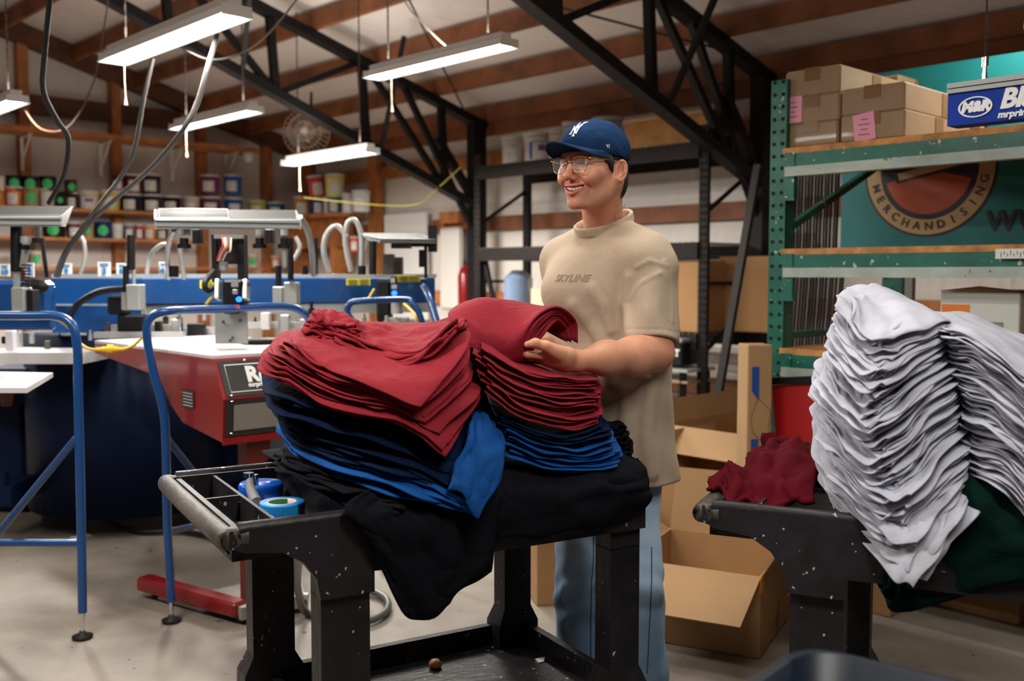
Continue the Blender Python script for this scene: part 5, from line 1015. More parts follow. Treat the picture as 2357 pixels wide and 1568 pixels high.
stack([J0, J1], 4, F_MAR, 'maroon shirt end sticking up behind the lifted bundle', 'maroon ends behind the lifted bundle', .007, .005, .001, .006, inset=.01, samp=.002, nu=22, nv=14)
# ---------------- right cart: dark green, heather grey, wine ----------------
g1 = [[w(2030, 1335, 2.0), w(2062, 1400, 1.99), w(2210, 1370, 1.94), w(2420, 1330, 1.86)], [w(2060, 1250, 2.0), w(2140, 1260, 1.97), w(2260, 1250, 1.93), w(2420, 1230, 1.85)], [w(2120, 1130, 2.04), w(2200, 1120, 1.98), w(2300, 1120, 1.93), w(2430, 1130, 1.88)], [w(2150, 1080, 2.15), w(2220, 1080, 2.1), w(2320, 1085, 2.05), w(2440, 1095, 2.0)]]
g0 = [[w(2012, 1300, 2.02), w(2045, 1372, 2.01), w(2200, 1350, 1.96), w(2420, 1310, 1.88)], [w(2050, 1240, 2.02), w(2140, 1250, 1.99), w(2260, 1240, 1.95), w(2420, 1220, 1.87)], [w(2120, 1150, 2.05), w(2200, 1140, 2.0), w(2300, 1140, 1.95), w(2430, 1150, 1.9)], [w(2150, 1110, 2.15), w(2220, 1110, 2.1), w(2320, 1115, 2.05), w(2440, 1125, 2.0)]]
stack([g0, g1], 4, F_DGR, 'dark green shirt hanging under the grey pile on the right cart', 'dark green shirts', .009, .008, .003, .012, samp=.012, nv=44, crease=.01)
A0_ = [[w(1915, 1190, 2.10), w(1985, 1262, 2.02), w(2055, 1325, 1.93), w(2125, 1368, 1.89)], [w(1895, 1120, 2.2), w(1990, 1150, 2.12), w(2090, 1180, 2.0), w(2190, 1270, 1.89)], [w(1882, 1050, 2.33), w(1990, 1060, 2.25), w(2110, 1080, 2.12), w(2246, 1195, 1.91)], [w(1890, 985, 2.5), w(2000, 985, 2.42), w(2120, 990, 2.32), w(2235, 1080, 2.2)]]
Aq_ = [[w(1900, 1080, 2.1), w(1970, 1130, 2.0), w(2030, 1165, 1.95), w(2090, 1170, 1.92)], [w(1880, 1030, 2.2), w(1980, 1060, 2.12), w(2080, 1085, 2.03), w(2160, 1100, 1.95)], [w(1875, 980, 2.33), w(1980, 990, 2.26), w(2100, 1000, 2.15), w(2228, 1020, 1.99)], [w(1885, 930, 2.5), w(2000, 930, 2.42), w(2110, 930, 2.32), w(2225, 960, 2.2)]]
Am_ = [[w(1885, 945, 2.1), w(1950, 990, 2.0), w(2000, 1020, 1.95), w(2040, 1010, 1.93)], [w(1872, 905, 2.2), w(1960, 930, 2.12), w(2050, 950, 2.03), w(2135, 930, 1.97)], [w(1870, 870, 2.33), w(1970, 880, 2.26), w(2080, 880, 2.15), w(2218, 860, 2.02)], [w(1885, 830, 2.5), w(1990, 825, 2.42), w(2100, 820, 2.32), w(2215, 820, 2.2)]]
A1_ = [[w(1912, 700, 2.1), w(1955, 755, 2.03), w(2000, 785, 1.98), w(2050, 790, 1.96)], [w(1925, 680, 2.2), w(1980, 700, 2.14), w(2050, 730, 2.06), w(2120, 755, 2.0)], [w(1945, 662, 2.33), w(1995, 668, 2.28), w(2070, 695, 2.2), w(2178, 738, 2.08)], [w(1965, 652, 2.45), w(2010, 655, 2.42), w(2075, 680, 2.36), w(2165, 722, 2.25)]]
stack([A0_, Aq_, Am_, A1_], 78, F_GRY, 'heather grey folded shirt in the left grey pile on the right cart', 'grey shirts, left pile', .0044, .013, .0012, .009, inset=.035, rot=.05, samp=.008, fr=3.2, nu=34, nv=30)
C0_ = [[w(2212, 1085, 1.99), w(2290, 1120, 1.9), w(2357, 1180, 1.85), w(2450, 1270, 1.8)], [w(2205, 1040, 2.15), w(2300, 1060, 2.08), w(2370, 1100, 2.03), w(2460, 1150, 1.98)], [w(2200, 1000, 2.35), w(2300, 1010, 2.28), w(2380, 1030, 2.23), w(2470, 1060, 2.18)]]
Cm_ = [[w(2205, 895, 1.99), w(2285, 940, 1.9), w(2357, 990, 1.85), w(2450, 1060, 1.8)], [w(2195, 870, 2.15), w(2300, 890, 2.08), w(2370, 920, 2.03), w(2460, 960, 1.98)], [w(2190, 840, 2.35), w(2300, 850, 2.28), w(2380, 870, 2.23), w(2470, 890, 2.18)]]
C1_ = [[w(2165, 755, 2.0), w(2250, 785, 1.92), w(2340, 840, 1.86), w(2440, 900, 1.8)], [w(2135, 728, 2.15), w(2220, 745, 2.1), w(2330, 800, 2.05), w(2450, 860, 2.0)], [w(2125, 712, 2.35), w(2215, 712, 2.28), w(2320, 765, 2.23), w(2460, 820, 2.18)]]
stack([C0_, Cm_, C1_], 60, F_GRY, 'heather grey folded shirt in the right grey pile, cut by the picture edge', 'grey shirts, right pile', .0044, .012, .0012, .009, inset=.03, rot=.05, samp=.007, fr=3, nu=32, nv=24)
wn = [[w(1622, 1120, 2.3), w(1680, 1155, 2.25), w(1760, 1162, 2.22), w(1880, 1150, 2.18)], [w(1630, 1095, 2.38), w(1700, 1098, 2.36), w(1770, 1090, 2.34), w(1890, 1080, 2.3)], [w(1700, 1090, 2.5), w(1750, 1050, 2.5), w(1800, 1035, 2.5), w(1890, 1040, 2.45)], [w(1750, 1062, 2.62), w(1770, 1022, 2.62), w(1810, 1035, 2.62), w(1880, 1040, 2.6)]]
rs_ = SEED[0]; stack([wn], 1, F_WINE, 'crumpled wine red shirt tossed on the end of the right cart', None, .012, 0, .012, .02, names='crumpled_shirt', samp=.005, fr=1.9, nu=110, nv=100, crease=.012, crumple=.006)
tag(MB().tube([w(1775, 1040, 2.6), w(1768, 1005, 2.62), w(1785, 1025, 2.6), w(1805, 1018, 2.58), w(1810, 1045, 2.56)], lambda t: .022-.008*t, n=10).build('shirt_collar', F_WINE), 'wine red shirt neck edge standing up on the right cart', 'shirt')
tag(MB().box(w(1757, 1048, 2.64), (.02, .002, .022)).build('paper_tag', M_WHITE), 'small white tag at the wine red shirt', 'tag')
# ---------------- floor cartons, bin, bag ----------------
def fbox(c1, size, rz, label, flaps, m=M_CARD): return openbox('open_cardboard_box', label, c1, rz, size, flaps, m)
c0_, cL, cR = G(1748, 1520, 0), G(1505, 1455, 0), G(1812, 1428, 0); dB_ = (cR-c0_).normalized(); dA_ = Vector((-dB_.y, dB_.x, 0)); SB = .5
ctr = c0_+dA_*SB/2+dB_*.25; hB = .30
b1 = fbox((ctr.x, ctr.y, 0), (SB, .5, hB), math.atan2(-dA_.y, -dA_.x), 'large open brown carton on the floor between the carts', {'b': (14, .26), 'r': (30, .22), 'f': (112, .27), 'l': (60, .15)})
n_r = -dA_
MB().box(c0_+dB_*.012-dB_*0+n_r*.002+Vector((0, 0, hB-.03)), (.045, .003, .055), math.atan2(dB_.y, dB_.x)).build('orange_sticker', plain((.8, .22, .01)), b1)
MB().box(c0_+dB_*.46+n_r*.002+Vector((0, 0, hB-.1)), (.03, .003, .2), math.atan2(dB_.y, dB_.x)).build('white_label', plain((.5, .55, .6)), b1)
for i, c_ in enumerate(((.4, .03, .02), (.02, .3, .3))):
    o_ = c0_+dB_*(.24+.02*i)+n_r*.003+Vector((0, 0, .05-.03*i)); MB().prism([o_, o_+dB_*.05, o_+dB_*.07+Vector((0, 0, .08-.03*i))], n_r*.001).build('crayon_mark', plain(c_), b1)
c2 = G(1640, 1300, 0)
fbox((.95, 4.55, 0), (.75, .5, .5), .75, 'open carton behind the man at knee height', {'b': (15, .12), 'f': (150, .2)})
fbox((1.25, 5.0, 0), (.8, .6, .62), .75, 'long open carton below the black shelving', {'b': (15, .12), 'f': (140, .2), 'l': (120, .2)})
fbox((1.75, 4.75, 0), (.6, .5, .66), .75, 'open carton at the foot of the tall printed carton', {'f': (130, .2)})
fbox((.24, 4.25, 0), (.36, .4, .52), .2, 'narrow carton behind the legs of the man', {'f': (150, .15)})
r = carton('cardboard_box', 'small flat carton on the floor under the right cart', 0, 0, 0, (.45, .35, .14)); r.location = (*G(2250, 1385, 0).xy, 0)
r = carton('cardboard_box', 'carton half hidden behind the legs of the right cart', 0, 0, 0, (.4, .5, .26)); r.location = (1.55, 4.2, 0)
tb = thing('tall_carton', 'tall narrow printed carton standing before the green upright', 'box', (*W(1735, 1000, 4.15).xy, 0), .1)
t0 = W(1735, 792, 4.15).z; MB().box((0, 0, t0/2), (.105, .13, t0), bev=.004).build('body', mat('tan carton', (.36, .215, .10), .8, 0, .1, 60, .08, 3), tb, True)
BP = plain((.01, .06, .3), .5)
for z_ in (t0-.12, t0-.42): MB().prism([(-.035, -.067, z_+.03), (-.005, -.067, z_+.03), (-.005, -.067, z_-.11), (-.035, -.067, z_-.07)], (0, -.001, 0)).build('blue_print', BP, tb, True)
MB().tube([(-.04, -.0675, t0-.3), (-.01, -.0675, t0-.22), (.045, -.0675, t0-.27), (.03, -.0675, t0-.42), (-.03, -.0675, t0-.36)], .0012, n=5, res=1, closed=True).build('printed_outline', plain((.2, .1, .05)), tb, True)
rb = thing('red_bag', 'red fabric panel hanging from a black bar under the green rack', 'bag', on_gb(1830, 900, -.12))
pa, pb_ = on_gb(1776, 888, -.12), on_gb(1925, 880, -.12)
MB().prism([pa, pb_, on_gb(1935, 1025, -.12), on_gb(1786, 1010, -.12)], BX*.03).build('panel', mat('red nylon', (.36, .004, .007), .5), rb)
MB().beam(on_gb(1770, 878, -.12), on_gb(1935, 872, -.12), .03, .03).beam(on_gb(1935, 872, -.13), on_gb(1935, 900, -.13), .08, .05).build('bar', M_BLKP, rb)
# foreground bin
bn = thing('storage_bin', 'dark blue plastic bin cut by the bottom edge of the picture, nearest the camera', 'bin', (.62, .95, 0))
zb = .87; m = MB(); q = [G(1700, 1600, zb), G(1858, 1489, zb), G(2130, 1530, zb), G(2420, 1640, zb)]
e1 = G(1860, 1488, zb); dl = (G(1640, 1640, zb)-e1).normalized(); dr = (G(2357, 1606, zb)-e1).normalized()
c_ = [e1, e1+dr*.62, e1+dr*.62+dl*.42, e1+dl*.42]; cen = sum(c_, Vector())/4
def rr_(pts, z, k_, R=.06, n=6):
    out = []
    for i in range(4):
        p, a_, b_ = pts[i], pts[i-1], pts[(i+1) % 4]; pa_, pb2 = p+(a_-p).normalized()*R, p+(b_-p).normalized()*R
        for j in range(n+1): t = j/n; v_ = pa_*(1-t)**2+p*2*t*(1-t)+pb2*t*t; v_ = cen+(v_-cen)*k_; out.append((v_.x, v_.y, z))
    return out
ringd = [(.01, .80), (zb-.05, .97), (zb-.05, 1.02), (zb, 1.03), (zb, .985), (.02, .78)]
rows_ = [rr_(c_, z, k_) for z, k_ in ringd]; rows_ = [r_+[r_[0]] for r_ in rows_]; m.grid(rows_, flip=True); m.add(rr_(c_, .01, .8), [tuple(range(27, -1, -1))]); m.build('body', mat('dark blue bin plastic', (.004, .009, .018), .4, spec=.25), bn)
bn.location = (cen.x, cen.y, 0)
for ch in [o for o in bpy.data.objects if o.parent == bn]: ch.location = (.62-cen.x, .95-cen.y, 0)
# ---------------- the man ----------------
def NPV(p): return np.array(tuple(p), float)
def ell(p, c, r, R=None):
    q = p-np.asarray(c, float); q = q if R is None else q@R; r = np.asarray(r, float)
    k0 = np.linalg.norm(q/r, axis=1); k1 = np.linalg.norm(q/(r*r), axis=1)+1e-9; return k0*(k0-1)/k1
def capd(p, a, b, ra, rb=None):
    a = np.asarray(a, float); b = np.asarray(b, float); rb = ra if rb is None else rb; ab = b-a; t = np.clip(((p-a)@ab)/(ab@ab+1e-12), 0, 1)
    return np.linalg.norm(p-(a+t[:, None]*ab), axis=1)-(ra+(rb-ra)*t)
def chain(p, pts, rs_, k=.0):
    d = None
    for i in range(len(pts)-1):
        e = capd(p, pts[i], pts[i+1], rs_[i], rs_[i+1]); d = e if d is None else (np.minimum(d, e) if k == 0 else smin(d, e, k))
    return d
def smin(a, b, k):
    h = np.maximum(k-np.abs(a-b), 0)/k; return np.minimum(a, b)-h*h*k*.25
def smax(a, b, k): return -smin(-a, -b, k)
def nets(f, lo, hi, h, Bk=14, proj=1):
    lo = np.asarray(lo, float); n = np.ceil((np.asarray(hi)-lo)/h).astype(int)+2; nb = np.ceil(n/Bk).astype(int)
    bi = np.stack(np.meshgrid(*[np.arange(k) for k in nb], indexing='ij'), -1).reshape(-1, 3)
    cen = lo+(bi+.5)*Bk*h; act = np.abs(f(cen)) < Bk*h*1.35
    st = n+Bk*2; S = np.array([st[1]*st[2], st[2], 1]); gid, gp, quads = [], [], []
    off = np.stack(np.meshgrid(*[np.arange(Bk+1)]*3, indexing='ij'), -1).reshape(-1, 3)
    for b in bi[act]:
        base = b*Bk; v = f(lo+(off+base)*h).reshape(Bk+1, Bk+1, Bk+1); s = v < 0
        if s.all() or not s.any(): continue
        cnt = sum(s[i:Bk+i, j:Bk+j, k:Bk+k].astype(int) for i in (0, 1) for j in (0, 1) for k in (0, 1)); cells = np.argwhere((cnt > 0) & (cnt < 8))
        acc = np.zeros((len(cells), 3)); c_ = np.zeros(len(cells))
        for ax in range(3):
            o1, o2 = [k for k in range(3) if k != ax]
            for a_ in (0, 1):
                for b_ in (0, 1):
                    p0 = cells.copy(); p0[:, o1] += a_; p0[:, o2] += b_; p1 = p0.copy(); p1[:, ax] += 1
                    v0 = v[tuple(p0.T)]; v1 = v[tuple(p1.T)]; m = (v0 < 0) != (v1 < 0); t = np.where(m, v0/(v0-v1+1e-20), 0); q = p0.astype(float); q[:, ax] += t; acc += q*m[:, None]; c_ += m
        gid.append((cells+base+1)@S); gp.append(lo+(acc/c_[:, None]+base)*h)
        for ax in range(3):
            o1, o2 = (ax+1) % 3, (ax+2) % 3; sl0 = [slice(0, Bk)]*3; sl1 = [slice(0, Bk)]*3; sl1[ax] = slice(1, Bk+1)
            a0 = s[tuple(sl0)]; a1 = s[tuple(sl1)]; e = np.argwhere(a0 != a1)
            if not len(e): continue
            sg = a0[tuple(e.T)]; E = e+base+1; d1 = np.zeros(3, int); d1[o1] = 1; d2 = np.zeros(3, int); d2[o2] = 1
            q = np.stack([(E-d1-d2)@S, (E-d2)@S, E@S, (E-d1)@S], -1); q[~sg] = q[~sg][:, ::-1]; quads.append(q)
    gid = np.concatenate(gid); gp = np.concatenate(gp); quads = np.concatenate(quads); o = np.argsort(gid); gid = gid[o]; gp = gp[o]
    ix = np.searchsorted(gid, quads); ok = (ix < len(gid)).all(1); ix = np.minimum(ix, len(gid)-1); ok &= (gid[ix] == quads).all(1); ix = ix[ok]
    for _ in range(proj):
        e = h*.25; v = f(gp); g = np.stack([f(gp+np.eye(3)[i]*e)-f(gp-np.eye(3)[i]*e) for i in range(3)], -1)/(2*e)
        st_ = v[:, None]*g/(np.sum(g*g, 1, keepdims=True)+1e-6); ln_ = np.linalg.norm(st_, axis=1, keepdims=True); gp = gp-st_*np.minimum(1, h*.7/(ln_+1e-9))
    return gp, ix
def sdf_mesh(f, lo, hi, h, name, m, parent, colf=None, **kw):
    p, q = nets(f, lo, hi, h, **kw); mb = MB(); mb.v = [tuple(a) for a in p]; mb.f = [tuple(int(i) for i in a) for a in q]; mb.m = [0]*len(q); mb.sm = [True]*len(q)
    if colf is not None: c = np.ones((len(p), 4), np.float32); c[:, :3] = colf(p); mb.col = c
    return mb.build(name, m, parent)
# frames
YAW = math.radians(42); HF = np.array([-math.sin(YAW), -math.cos(YAW), -.03]); HF /= np.linalg.norm(HF); HL = np.array([math.cos(YAW), -math.sin(YAW), 0]); HU = np.cross(HL, HF); HU = HU if HU[2] > 0 else -HU
HC = NPV(W(1367, 381, 2.70)); HR = np.stack([HL, HF, HU], 1)
def h2w(p): return HC+np.asarray(p, float)@HR.T
def w2h(p): return (p-HC)@HR
BYAW = math.radians(52); BF = np.array([-math.sin(BYAW), -math.cos(BYAW), 0]); BL = np.array([math.cos(BYAW), -math.sin(BYAW), 0]); BC = np.array([.272, 2.865, 0])
def w2b(p): q = p-BC; return np.stack([q@BL, q@BF, q[:, 2]], 1)
man = thing('person', 'smiling man in navy cap, glasses, tan t-shirt and jeans, lifting maroon shirts', 'person', (BC[0], BC[1], 0))
nk = NPV(W(1391, 540, 2.85)); SHL = NPV(W(1503, 592, 2.70)); SHR = NPV(W(1300, 600, 3.02))
ELB = NPV(W(1508, 812, 2.64)); WRI = NPV(W(1328, 832, 2.44)); ELR = NPV(W(1308, 800, 2.98)); WRR = NPV(W(1215, 800, 2.80))
def ex(p): return p*np.array([1., 1, 1])
def headf(pw):
    p = w2h(pw); x, y, z = p.T; ax = np.abs(x); pm = np.stack([ax, y, z], 1)
    d = ell(p, (0, -.012, .032), (.077, .097, .088))
    d = smin(d, ell(p, (0, .022, -.035), (.061, .066, .08)), .035)
    d = smin(d, chain(pm, [(.055, -.005, -.050), (.047, .016, -.078), (.022, .062, -.103)], [.018, .017, .015]), .03)
    d = smin(d, ell(p, (0, .080, -.103), (.021, .015, .015)), .02)
    d = smin(d, ell(pm, (.044, .058, -.022), (.024, .026, .022)), .025)            # cheek bone
    d = smin(d, ell(pm, (.040, .073, -.037), (.019, .020, .016)), .014)             # raised smiling cheek
    d = smin(d, ell(p, (0, .066, -.068), (.036, .030, .028)), .02)                  # muzzle
    d = smin(d, chain(pm, [(0, .088, .022), (.028, .085, .022), (.05, .068, .015)], [.011, .010, .008]), .016)
    d = smax(d, -ell(pm, (.032, .101, .001), (.021, .017, .0125)), .014)
    d = smin(d, chain(p, [(0, .088, .012), (0, .098, -.010), (0, .1115, -.030)], [.008, .008, .0105], .01), .012)
    d = smin(d, ell(p, (0, .1125, -.033), (.0105, .0095, .0085)), .006)
    d = smin(d, ell(pm, (.0125, .1025, -.038), (.0065, .0095, .0065)), .006)
    d = smax(d, -ell(pm, (.0068, .108, -.0450), (.0033, .0055, .0035)), .003)
    fq_ = np.stack([ax, z], 1); ds = np.full(len(ax), 9.); FC = np.array([(.0185, -.037), (.029, -.044), (.0375, -.054), (.0405, -.067), (.038, -.080)])
    for i in range(4):
        a_ = FC[i]; ab = FC[i+1]-a_; t_ = np.clip(((fq_-a_)@ab)/(ab@ab), 0, 1); ds = np.minimum(ds, np.linalg.norm(fq_-(a_+t_[:, None]*ab), axis=1))
    fade = np.clip((z+.086)/.02, 0, 1)*np.clip((y-.02)/.02, 0, 1); out_ = np.exp(-((ax-.046)**2+(z+.050)**2)/.00016)
    d = d+(.0026*np.exp(-(ds/.0040)**2)-.0022*out_)*fade                           # smile folds
    # lids
    e = np.linalg.norm(pm-np.array([.0315, .0765, -.001]), axis=1)-.0137; op = np.maximum(((ax-.0315)/.0125)**2+((z+.0005-.0012*(1-((ax-.0315)/.0125)**2))/.0047)**2-1, -(y-.07)/.01)*.004
    lid = smax(e, -op, .0012); d = smin(d, lid, .004); d = np.maximum(d, -np.maximum(op+.0003, (np.linalg.norm(pm-np.array([.0315, .0765, -.001]), axis=1)-.0165)))
    # mouth
    zt = -.0600+4.2*x*x; zb = -.0722+14.5*x*x; mo = np.maximum(np.maximum(z-zt, zb-z), np.maximum(.066-y, ax-.034))
    yl = .1005-ax*ax*16
    up = np.sqrt((z-(zt+.0030-ax*.03))**2+((y-yl+.001)*.9)**2)-(.0042-ax*.05); up = np.maximum(up, ax-.034)
    lo = np.sqrt((z-(zb-.0058+ax*.08))**2+((y-yl+.0028)*.9)**2)-(.0066-ax*.12); lo = np.maximum(lo, ax-.032)
    d = smin(d, up, .004); d = smin(d, lo, .005); d = smax(d, -mo, .0015)
    # ear
    pe = pm-np.array([.0785, -.012, -.019]); c, s = math.cos(.5), math.sin(.5); q = np.stack([pe[:, 0]*c+pe[:, 1]*s, -pe[:, 0]*s+pe[:, 1]*c, pe[:, 2]], 1); c2, s2 = math.cos(-.18), math.sin(-.18); q = np.stack([q[:, 0], q[:, 1]*c2-q[:, 2]*s2, q[:, 1]*s2+q[:, 2]*c2], 1)
    q = np.stack([q[:, 0], -q[:, 1], q[:, 2]], 1)
    ear = ell(q, (.002, 0, 0), (.0065, .0175, .030)); ear = smax(ear, -ell(q, (.0085, -.001, .003), (.0065, .0115, .021)), .004)
    t = np.linspace(-2.2, 2.0, 10); rim = [(.0055, .0155*math.sin(a)*1.0 if 0 else .0150*math.cos(a+PI/2*0)*1, .0270*math.sin(a)) for a in t]
    ear = smin(ear, chain(q, rim, [.0030]*10), .003); ear = smin(ear, ell(q, (.001, -.006, -.026), (.005, .008, .008)), .006); ear = smin(ear, chain(q, [(.005, .006, .016), (.0065, .008, -.004), (.005, 0, -.015)], [.0022]*3), .003)
    d = smin(d, ear, .005)
    return d
def handf(p):
    """left hand palm up under the bundle: fingers run left in view, thumb on the near side"""
    A = WRI; T = lambda px, py, D: NPV(W(px, py, D))
    P0 = T(1300, 828, 2.425); P1 = T(1262, 822, 2.42)
    d = chain(p, [A, P0, P1], [.026, .027, .022], .02)
    d = smin(d, ell(p, (P0+P1)/2+np.array([0, .018, 0]), (.045, .038, .018)), .02)
    d = smin(d, capd(p, T(1305, 818, 2.40), T(1270, 806, 2.385), .019, .014), .02)     # thenar
    kn = [T(1243, 818, 2.395), T(1240, 823, 2.425), T(1240, 826, 2.45), T(1246, 829, 2.475)]
    mid = [T(1213, 816, 2.385), T(1206, 822, 2.42), T(1207, 826, 2.45), T(1216, 829, 2.475)]
    tip = [T(1190, 806, 2.395), T(1176, 808, 2.43), T(1187, 812, 2.45), T(1198, 816, 2.475)]
    for a, b, c in zip(kn, mid, tip): f_ = chain(p, [P1*.4+a*.6, a, b, c], [.0115, .0105, .0095, .0078], .004); d = smin(d, f_, .008)
    th = chain(p, [T(1285, 812, 2.392), T(1256, 797, 2.375), T(1232, 790, 2.37), T(1214, 793, 2.372)], [.0155, .0125, .0110, .0088], .008)
    return smin(d, th, .012)
def bodyf(p):
    d = headf(p); NB = NPV(W(1392, 560, 2.86)); nt = h2w((0, -.028, -.05))
    n = capd(p, nt, NB,   .0575, .055); n = smin(n, chain(p, [h2w((.062, -.03, -.045)), NPV(W(1380, 540, 2.80))], [.011, .008]), .02)
    n = smin(n, chain(p, [h2w((-.05, -.03, -.06)), NPV(W(1372, 545, 2.81))], [.01, .008]), .02)
    d = smin(d, n, .022)
    d = smin(d, capd(p, NB+np.array([0, .01, .015]), SHL+np.array([0, 0, .0]), .05, .05), .03); d = smin(d, capd(p, NB+np.array([0, .01, .015]), SHR, .05, .05), .03)
    d = smin(d, capd(p, NB-np.array([0, 0, .1]), np.array([BC[0], BC[1], 1.0]), .1, .1), .05)
    a = chain(p, [SHL, ELB*.5+SHL*.5, ELB], [.05, .047, .043], .02)
    F1 = ELB*.72+WRI*.28+np.array([0, 0, -.004]); F2 = ELB*.35+WRI*.65
    a = smin(a, chain(p, [ELB, F1, F2, WRI], [.041, .0435, .035, .0255], .05), .04); a = smin(a, handf(p), .012); d = smin(d, a, .02)
    b = chain(p, [SHR, ELR, WRR], [.05, .042, .026], .02); b = smin(b, ell(p, WRR+np.array([-.05, -.02, 0]), (.045, .03, .018)), .02)
    for k in range(4): o = WRR+np.array([-.08, -.05+.022*k, .0]); b = smin(b, chain(p, [o, o+np.array([-.035, -.004, 0]), o+np.array([-.06, -.004, .015])], [.0105, .0095, .008]), .007)
    b = smin(b, chain(p, [WRR+np.array([-.03, -.04, .0]), WRR+np.array([-.05, -.07, .015]), WRR+np.array([-.075, -.08, .025])], [.014, .011, .009]), .01)
    return smin(d, b, .02)
SKIN = np.array([.60, .285, .175])
def skincol(pw):
    p = w2h(pw); x, y, z = p.T; ax = np.abs(x); c = np.tile(SKIN, (len(p), 1)); near = (np.linalg.norm(p, axis=1) < .2)
    def mix(m, col): 
        nonlocal c
        m = np.clip(m, 0, 1)[:, None]*near[:, None]; c = c*(1-m)+np.array(col)*m
    mix(.35*np.exp(-((ax-.04)**2+(z+.035)**2)/.0006)*(y > .02), (.62, .2, .12)); mix(.4*np.exp(-(x**2+(z+.036)**2)/.0002)*(y > .09), (.6, .2, .13))
    mix(.28*(y > -.01)*np.clip((-.045-z)/.02, 0, 1)*np.clip((z+.14)/.02, 0, 1)*(1-.6*np.exp(-((ax-.03)**2+(z+.04)**2)/.0004)), (.33, .17, .12))
    zt = -.0600+4.2*x*x; zb = -.0722+14.5*x*x
    l = ((z < zt+.0068-ax*.13) & (z > zb-.0125+ax*.20) & (ax < .034) & (y > .075)); mix(l*.8, (.52, .11, .09))
    mix(((z < zt) & (z > zb) & (ax < .033) & (y < .094) & (y > .05))*1.0, (.08, .01, .01))
    br = np.exp(-((z-(.0185-.12*(ax-.03)*((ax > .035)))-.10*np.minimum(ax-.018, .012))/.0034)**2)*(ax > .012)*(ax < .052)*(y > .05); mix(br*.9, (.02, .01, .006))
    ld = np.exp(-(((ax-.0315)/.0135)**2+((z)/.0062)**2-1)**2*6)*(y > .075); mix(ld*.55, (.12, .04, .03))
    mix(.5*np.exp(-((ax-.079)**2*9+(y+.008)**2+(z+.018)**2)/.0007)*(y < .02), (.62, .16, .1))
    for q in ((.060, .035, -.058), (.062, .022, -.079)): mix(np.exp(-np.sum((p-np.array(q))**2, 1)/.0000022), (.12, .04, .02))
    return c
M_SKIN = mat('skin', tuple(SKIN), .48, 0, .12, 260, .05, 30, attr=True, spec=.4, dist=.001)
M_SKIN.node_tree.nodes['Principled BSDF'].inputs['Subsurface Weight'].default_value = .12; M_SKIN.node_tree.nodes['Principled BSDF'].inputs['Subsurface Radius'].default_value = (.012, .004, .002)
allp = np.array([SHL, SHR, ELB, WRI, ELR, WRR, HC, BC+np.array([0, 0, .9])])
sdf_mesh(bodyf, allp.min(0)-np.array([.22, .16, .05]), allp.max(0)+np.array([.16, .16, .16]), .0026, 'body', M_SKIN, man, skincol)
# eyes, teeth
for s in (1, -1):
    c = h2w((s*.0315, .0765, -.001)); m = MB(); n = 20; R3 = Matrix(((HL[0], HU[0], HF[0]), (HL[1], HU[1], HF[1]), (HL[2], HU[2], HF[2])))
    prof = [(0.0118*math.sin(t), .0118*math.cos(t)) for t in np.linspace(.0, PI, 18)]; m.lathe(prof, c, 20, M=R3); e = m.build('eye', plain((.62, .56, .52), .15), man)
    gz_ = (h2w((s*.0315+.001, .0765+.0116, -.001))); MB().lathe([(0, .0012), (.0035, .0008), (.0056, 0), (.0056, -.001)], gz_, 20, M=R3).build('iris', plain((.035, .014, .006), .1), e)
for (z0, z1, yy, nm, k) in ((-.0600, -.0705, .0945, 'upper_teeth', 8), (-.0722, -.079, .0900, 'lower_teeth', 8)):
    m = MB(); xs = [-.0250, -.0190, -.0125, -.0080 if 0 else -.0085, 0, .0085, .0125 if 0 else .0150, .0200, .0250]; xs = [-.030, -.0235, -.0165, -.009, 0, .009, .0165, .0235, .030]
    for i in range(8):
        a, b = xs[i]+.0003, xs[i+1]-.0003; rows_ = []
        for u in np.linspace(0, 1, 6):
            X = a+(b-a)*u; Y = yy-X*X*15+.0009*math.sin(PI*u)**.5; zz1 = z1+.0008*abs(i-3.5)+(.0006*(2*u-1)**4)+8*X*X; rows_.append([h2w((X, Y-.004, z0)), h2w((X, Y, z0+.0)), h2w((X, Y, (z0+zz1)/2)), h2w((X, Y-.0004, zz1)), h2w((X, Y-.004, zz1))])
        m.grid([[tuple(q) for q in r_] for r_ in rows_])
    m.build(nm, plain((.78, .72, .64), .2), man)
# hair
def capz(y): return .0215+.135*y
def hairf(pw):
    p = w2h(pw); x, y, z = p.T; ax = np.abs(x); pm = np.stack([ax, y, z], 1)
    d = ell(p, (0, -.014, .03), (.0805, .1, .092)); d = smin(d, ell(p, (0, -.052, -.045), (.063, .050, .062)), .03)
    d = np.maximum(d, -(ell(p, (0, -.012, .03), (.072, .09, .086))))
    k = smax(y+.018-.0*z, -(z+.0), .01); k = np.maximum(y-(.05+.35*np.clip(z-.01, 0, .1)), np.where(z < .006, y+.014, -1)); 
    d = smax(d, k, .006); d = smax(d, z-.045, .004)
    sb = chain(pm, [(.068, .042, .024), (.0725, .026, .004), (.0735, .0165, -.020)], [.013, .011, .004]); sb = np.maximum(sb, ell(p, (0, -.0, .0), (.0825, .115, .11))); d = smin(d, sb, .004)
    tf = chain(pm, [(.060, .052, .028), (.067, .040, .018)], [.010, .007]); d = smin(d, tf, .006)
    d = np.maximum(d, np.where(y < .06, z-capz(y)-.006, -1)); an = np.arctan2(x, y+.02); d += .0011*np.sin(an*70+z*60+2*np.sin(z*70))+.0007*np.sin(an*150-z*90)
    return d
sdf_mesh(hairf, HC-.16, HC+.15, .0024, 'hair', mat('black hair', (.012, .008, .007), .45, 0, .5, 300, 0, 1, spec=.5, dist=.003), man)
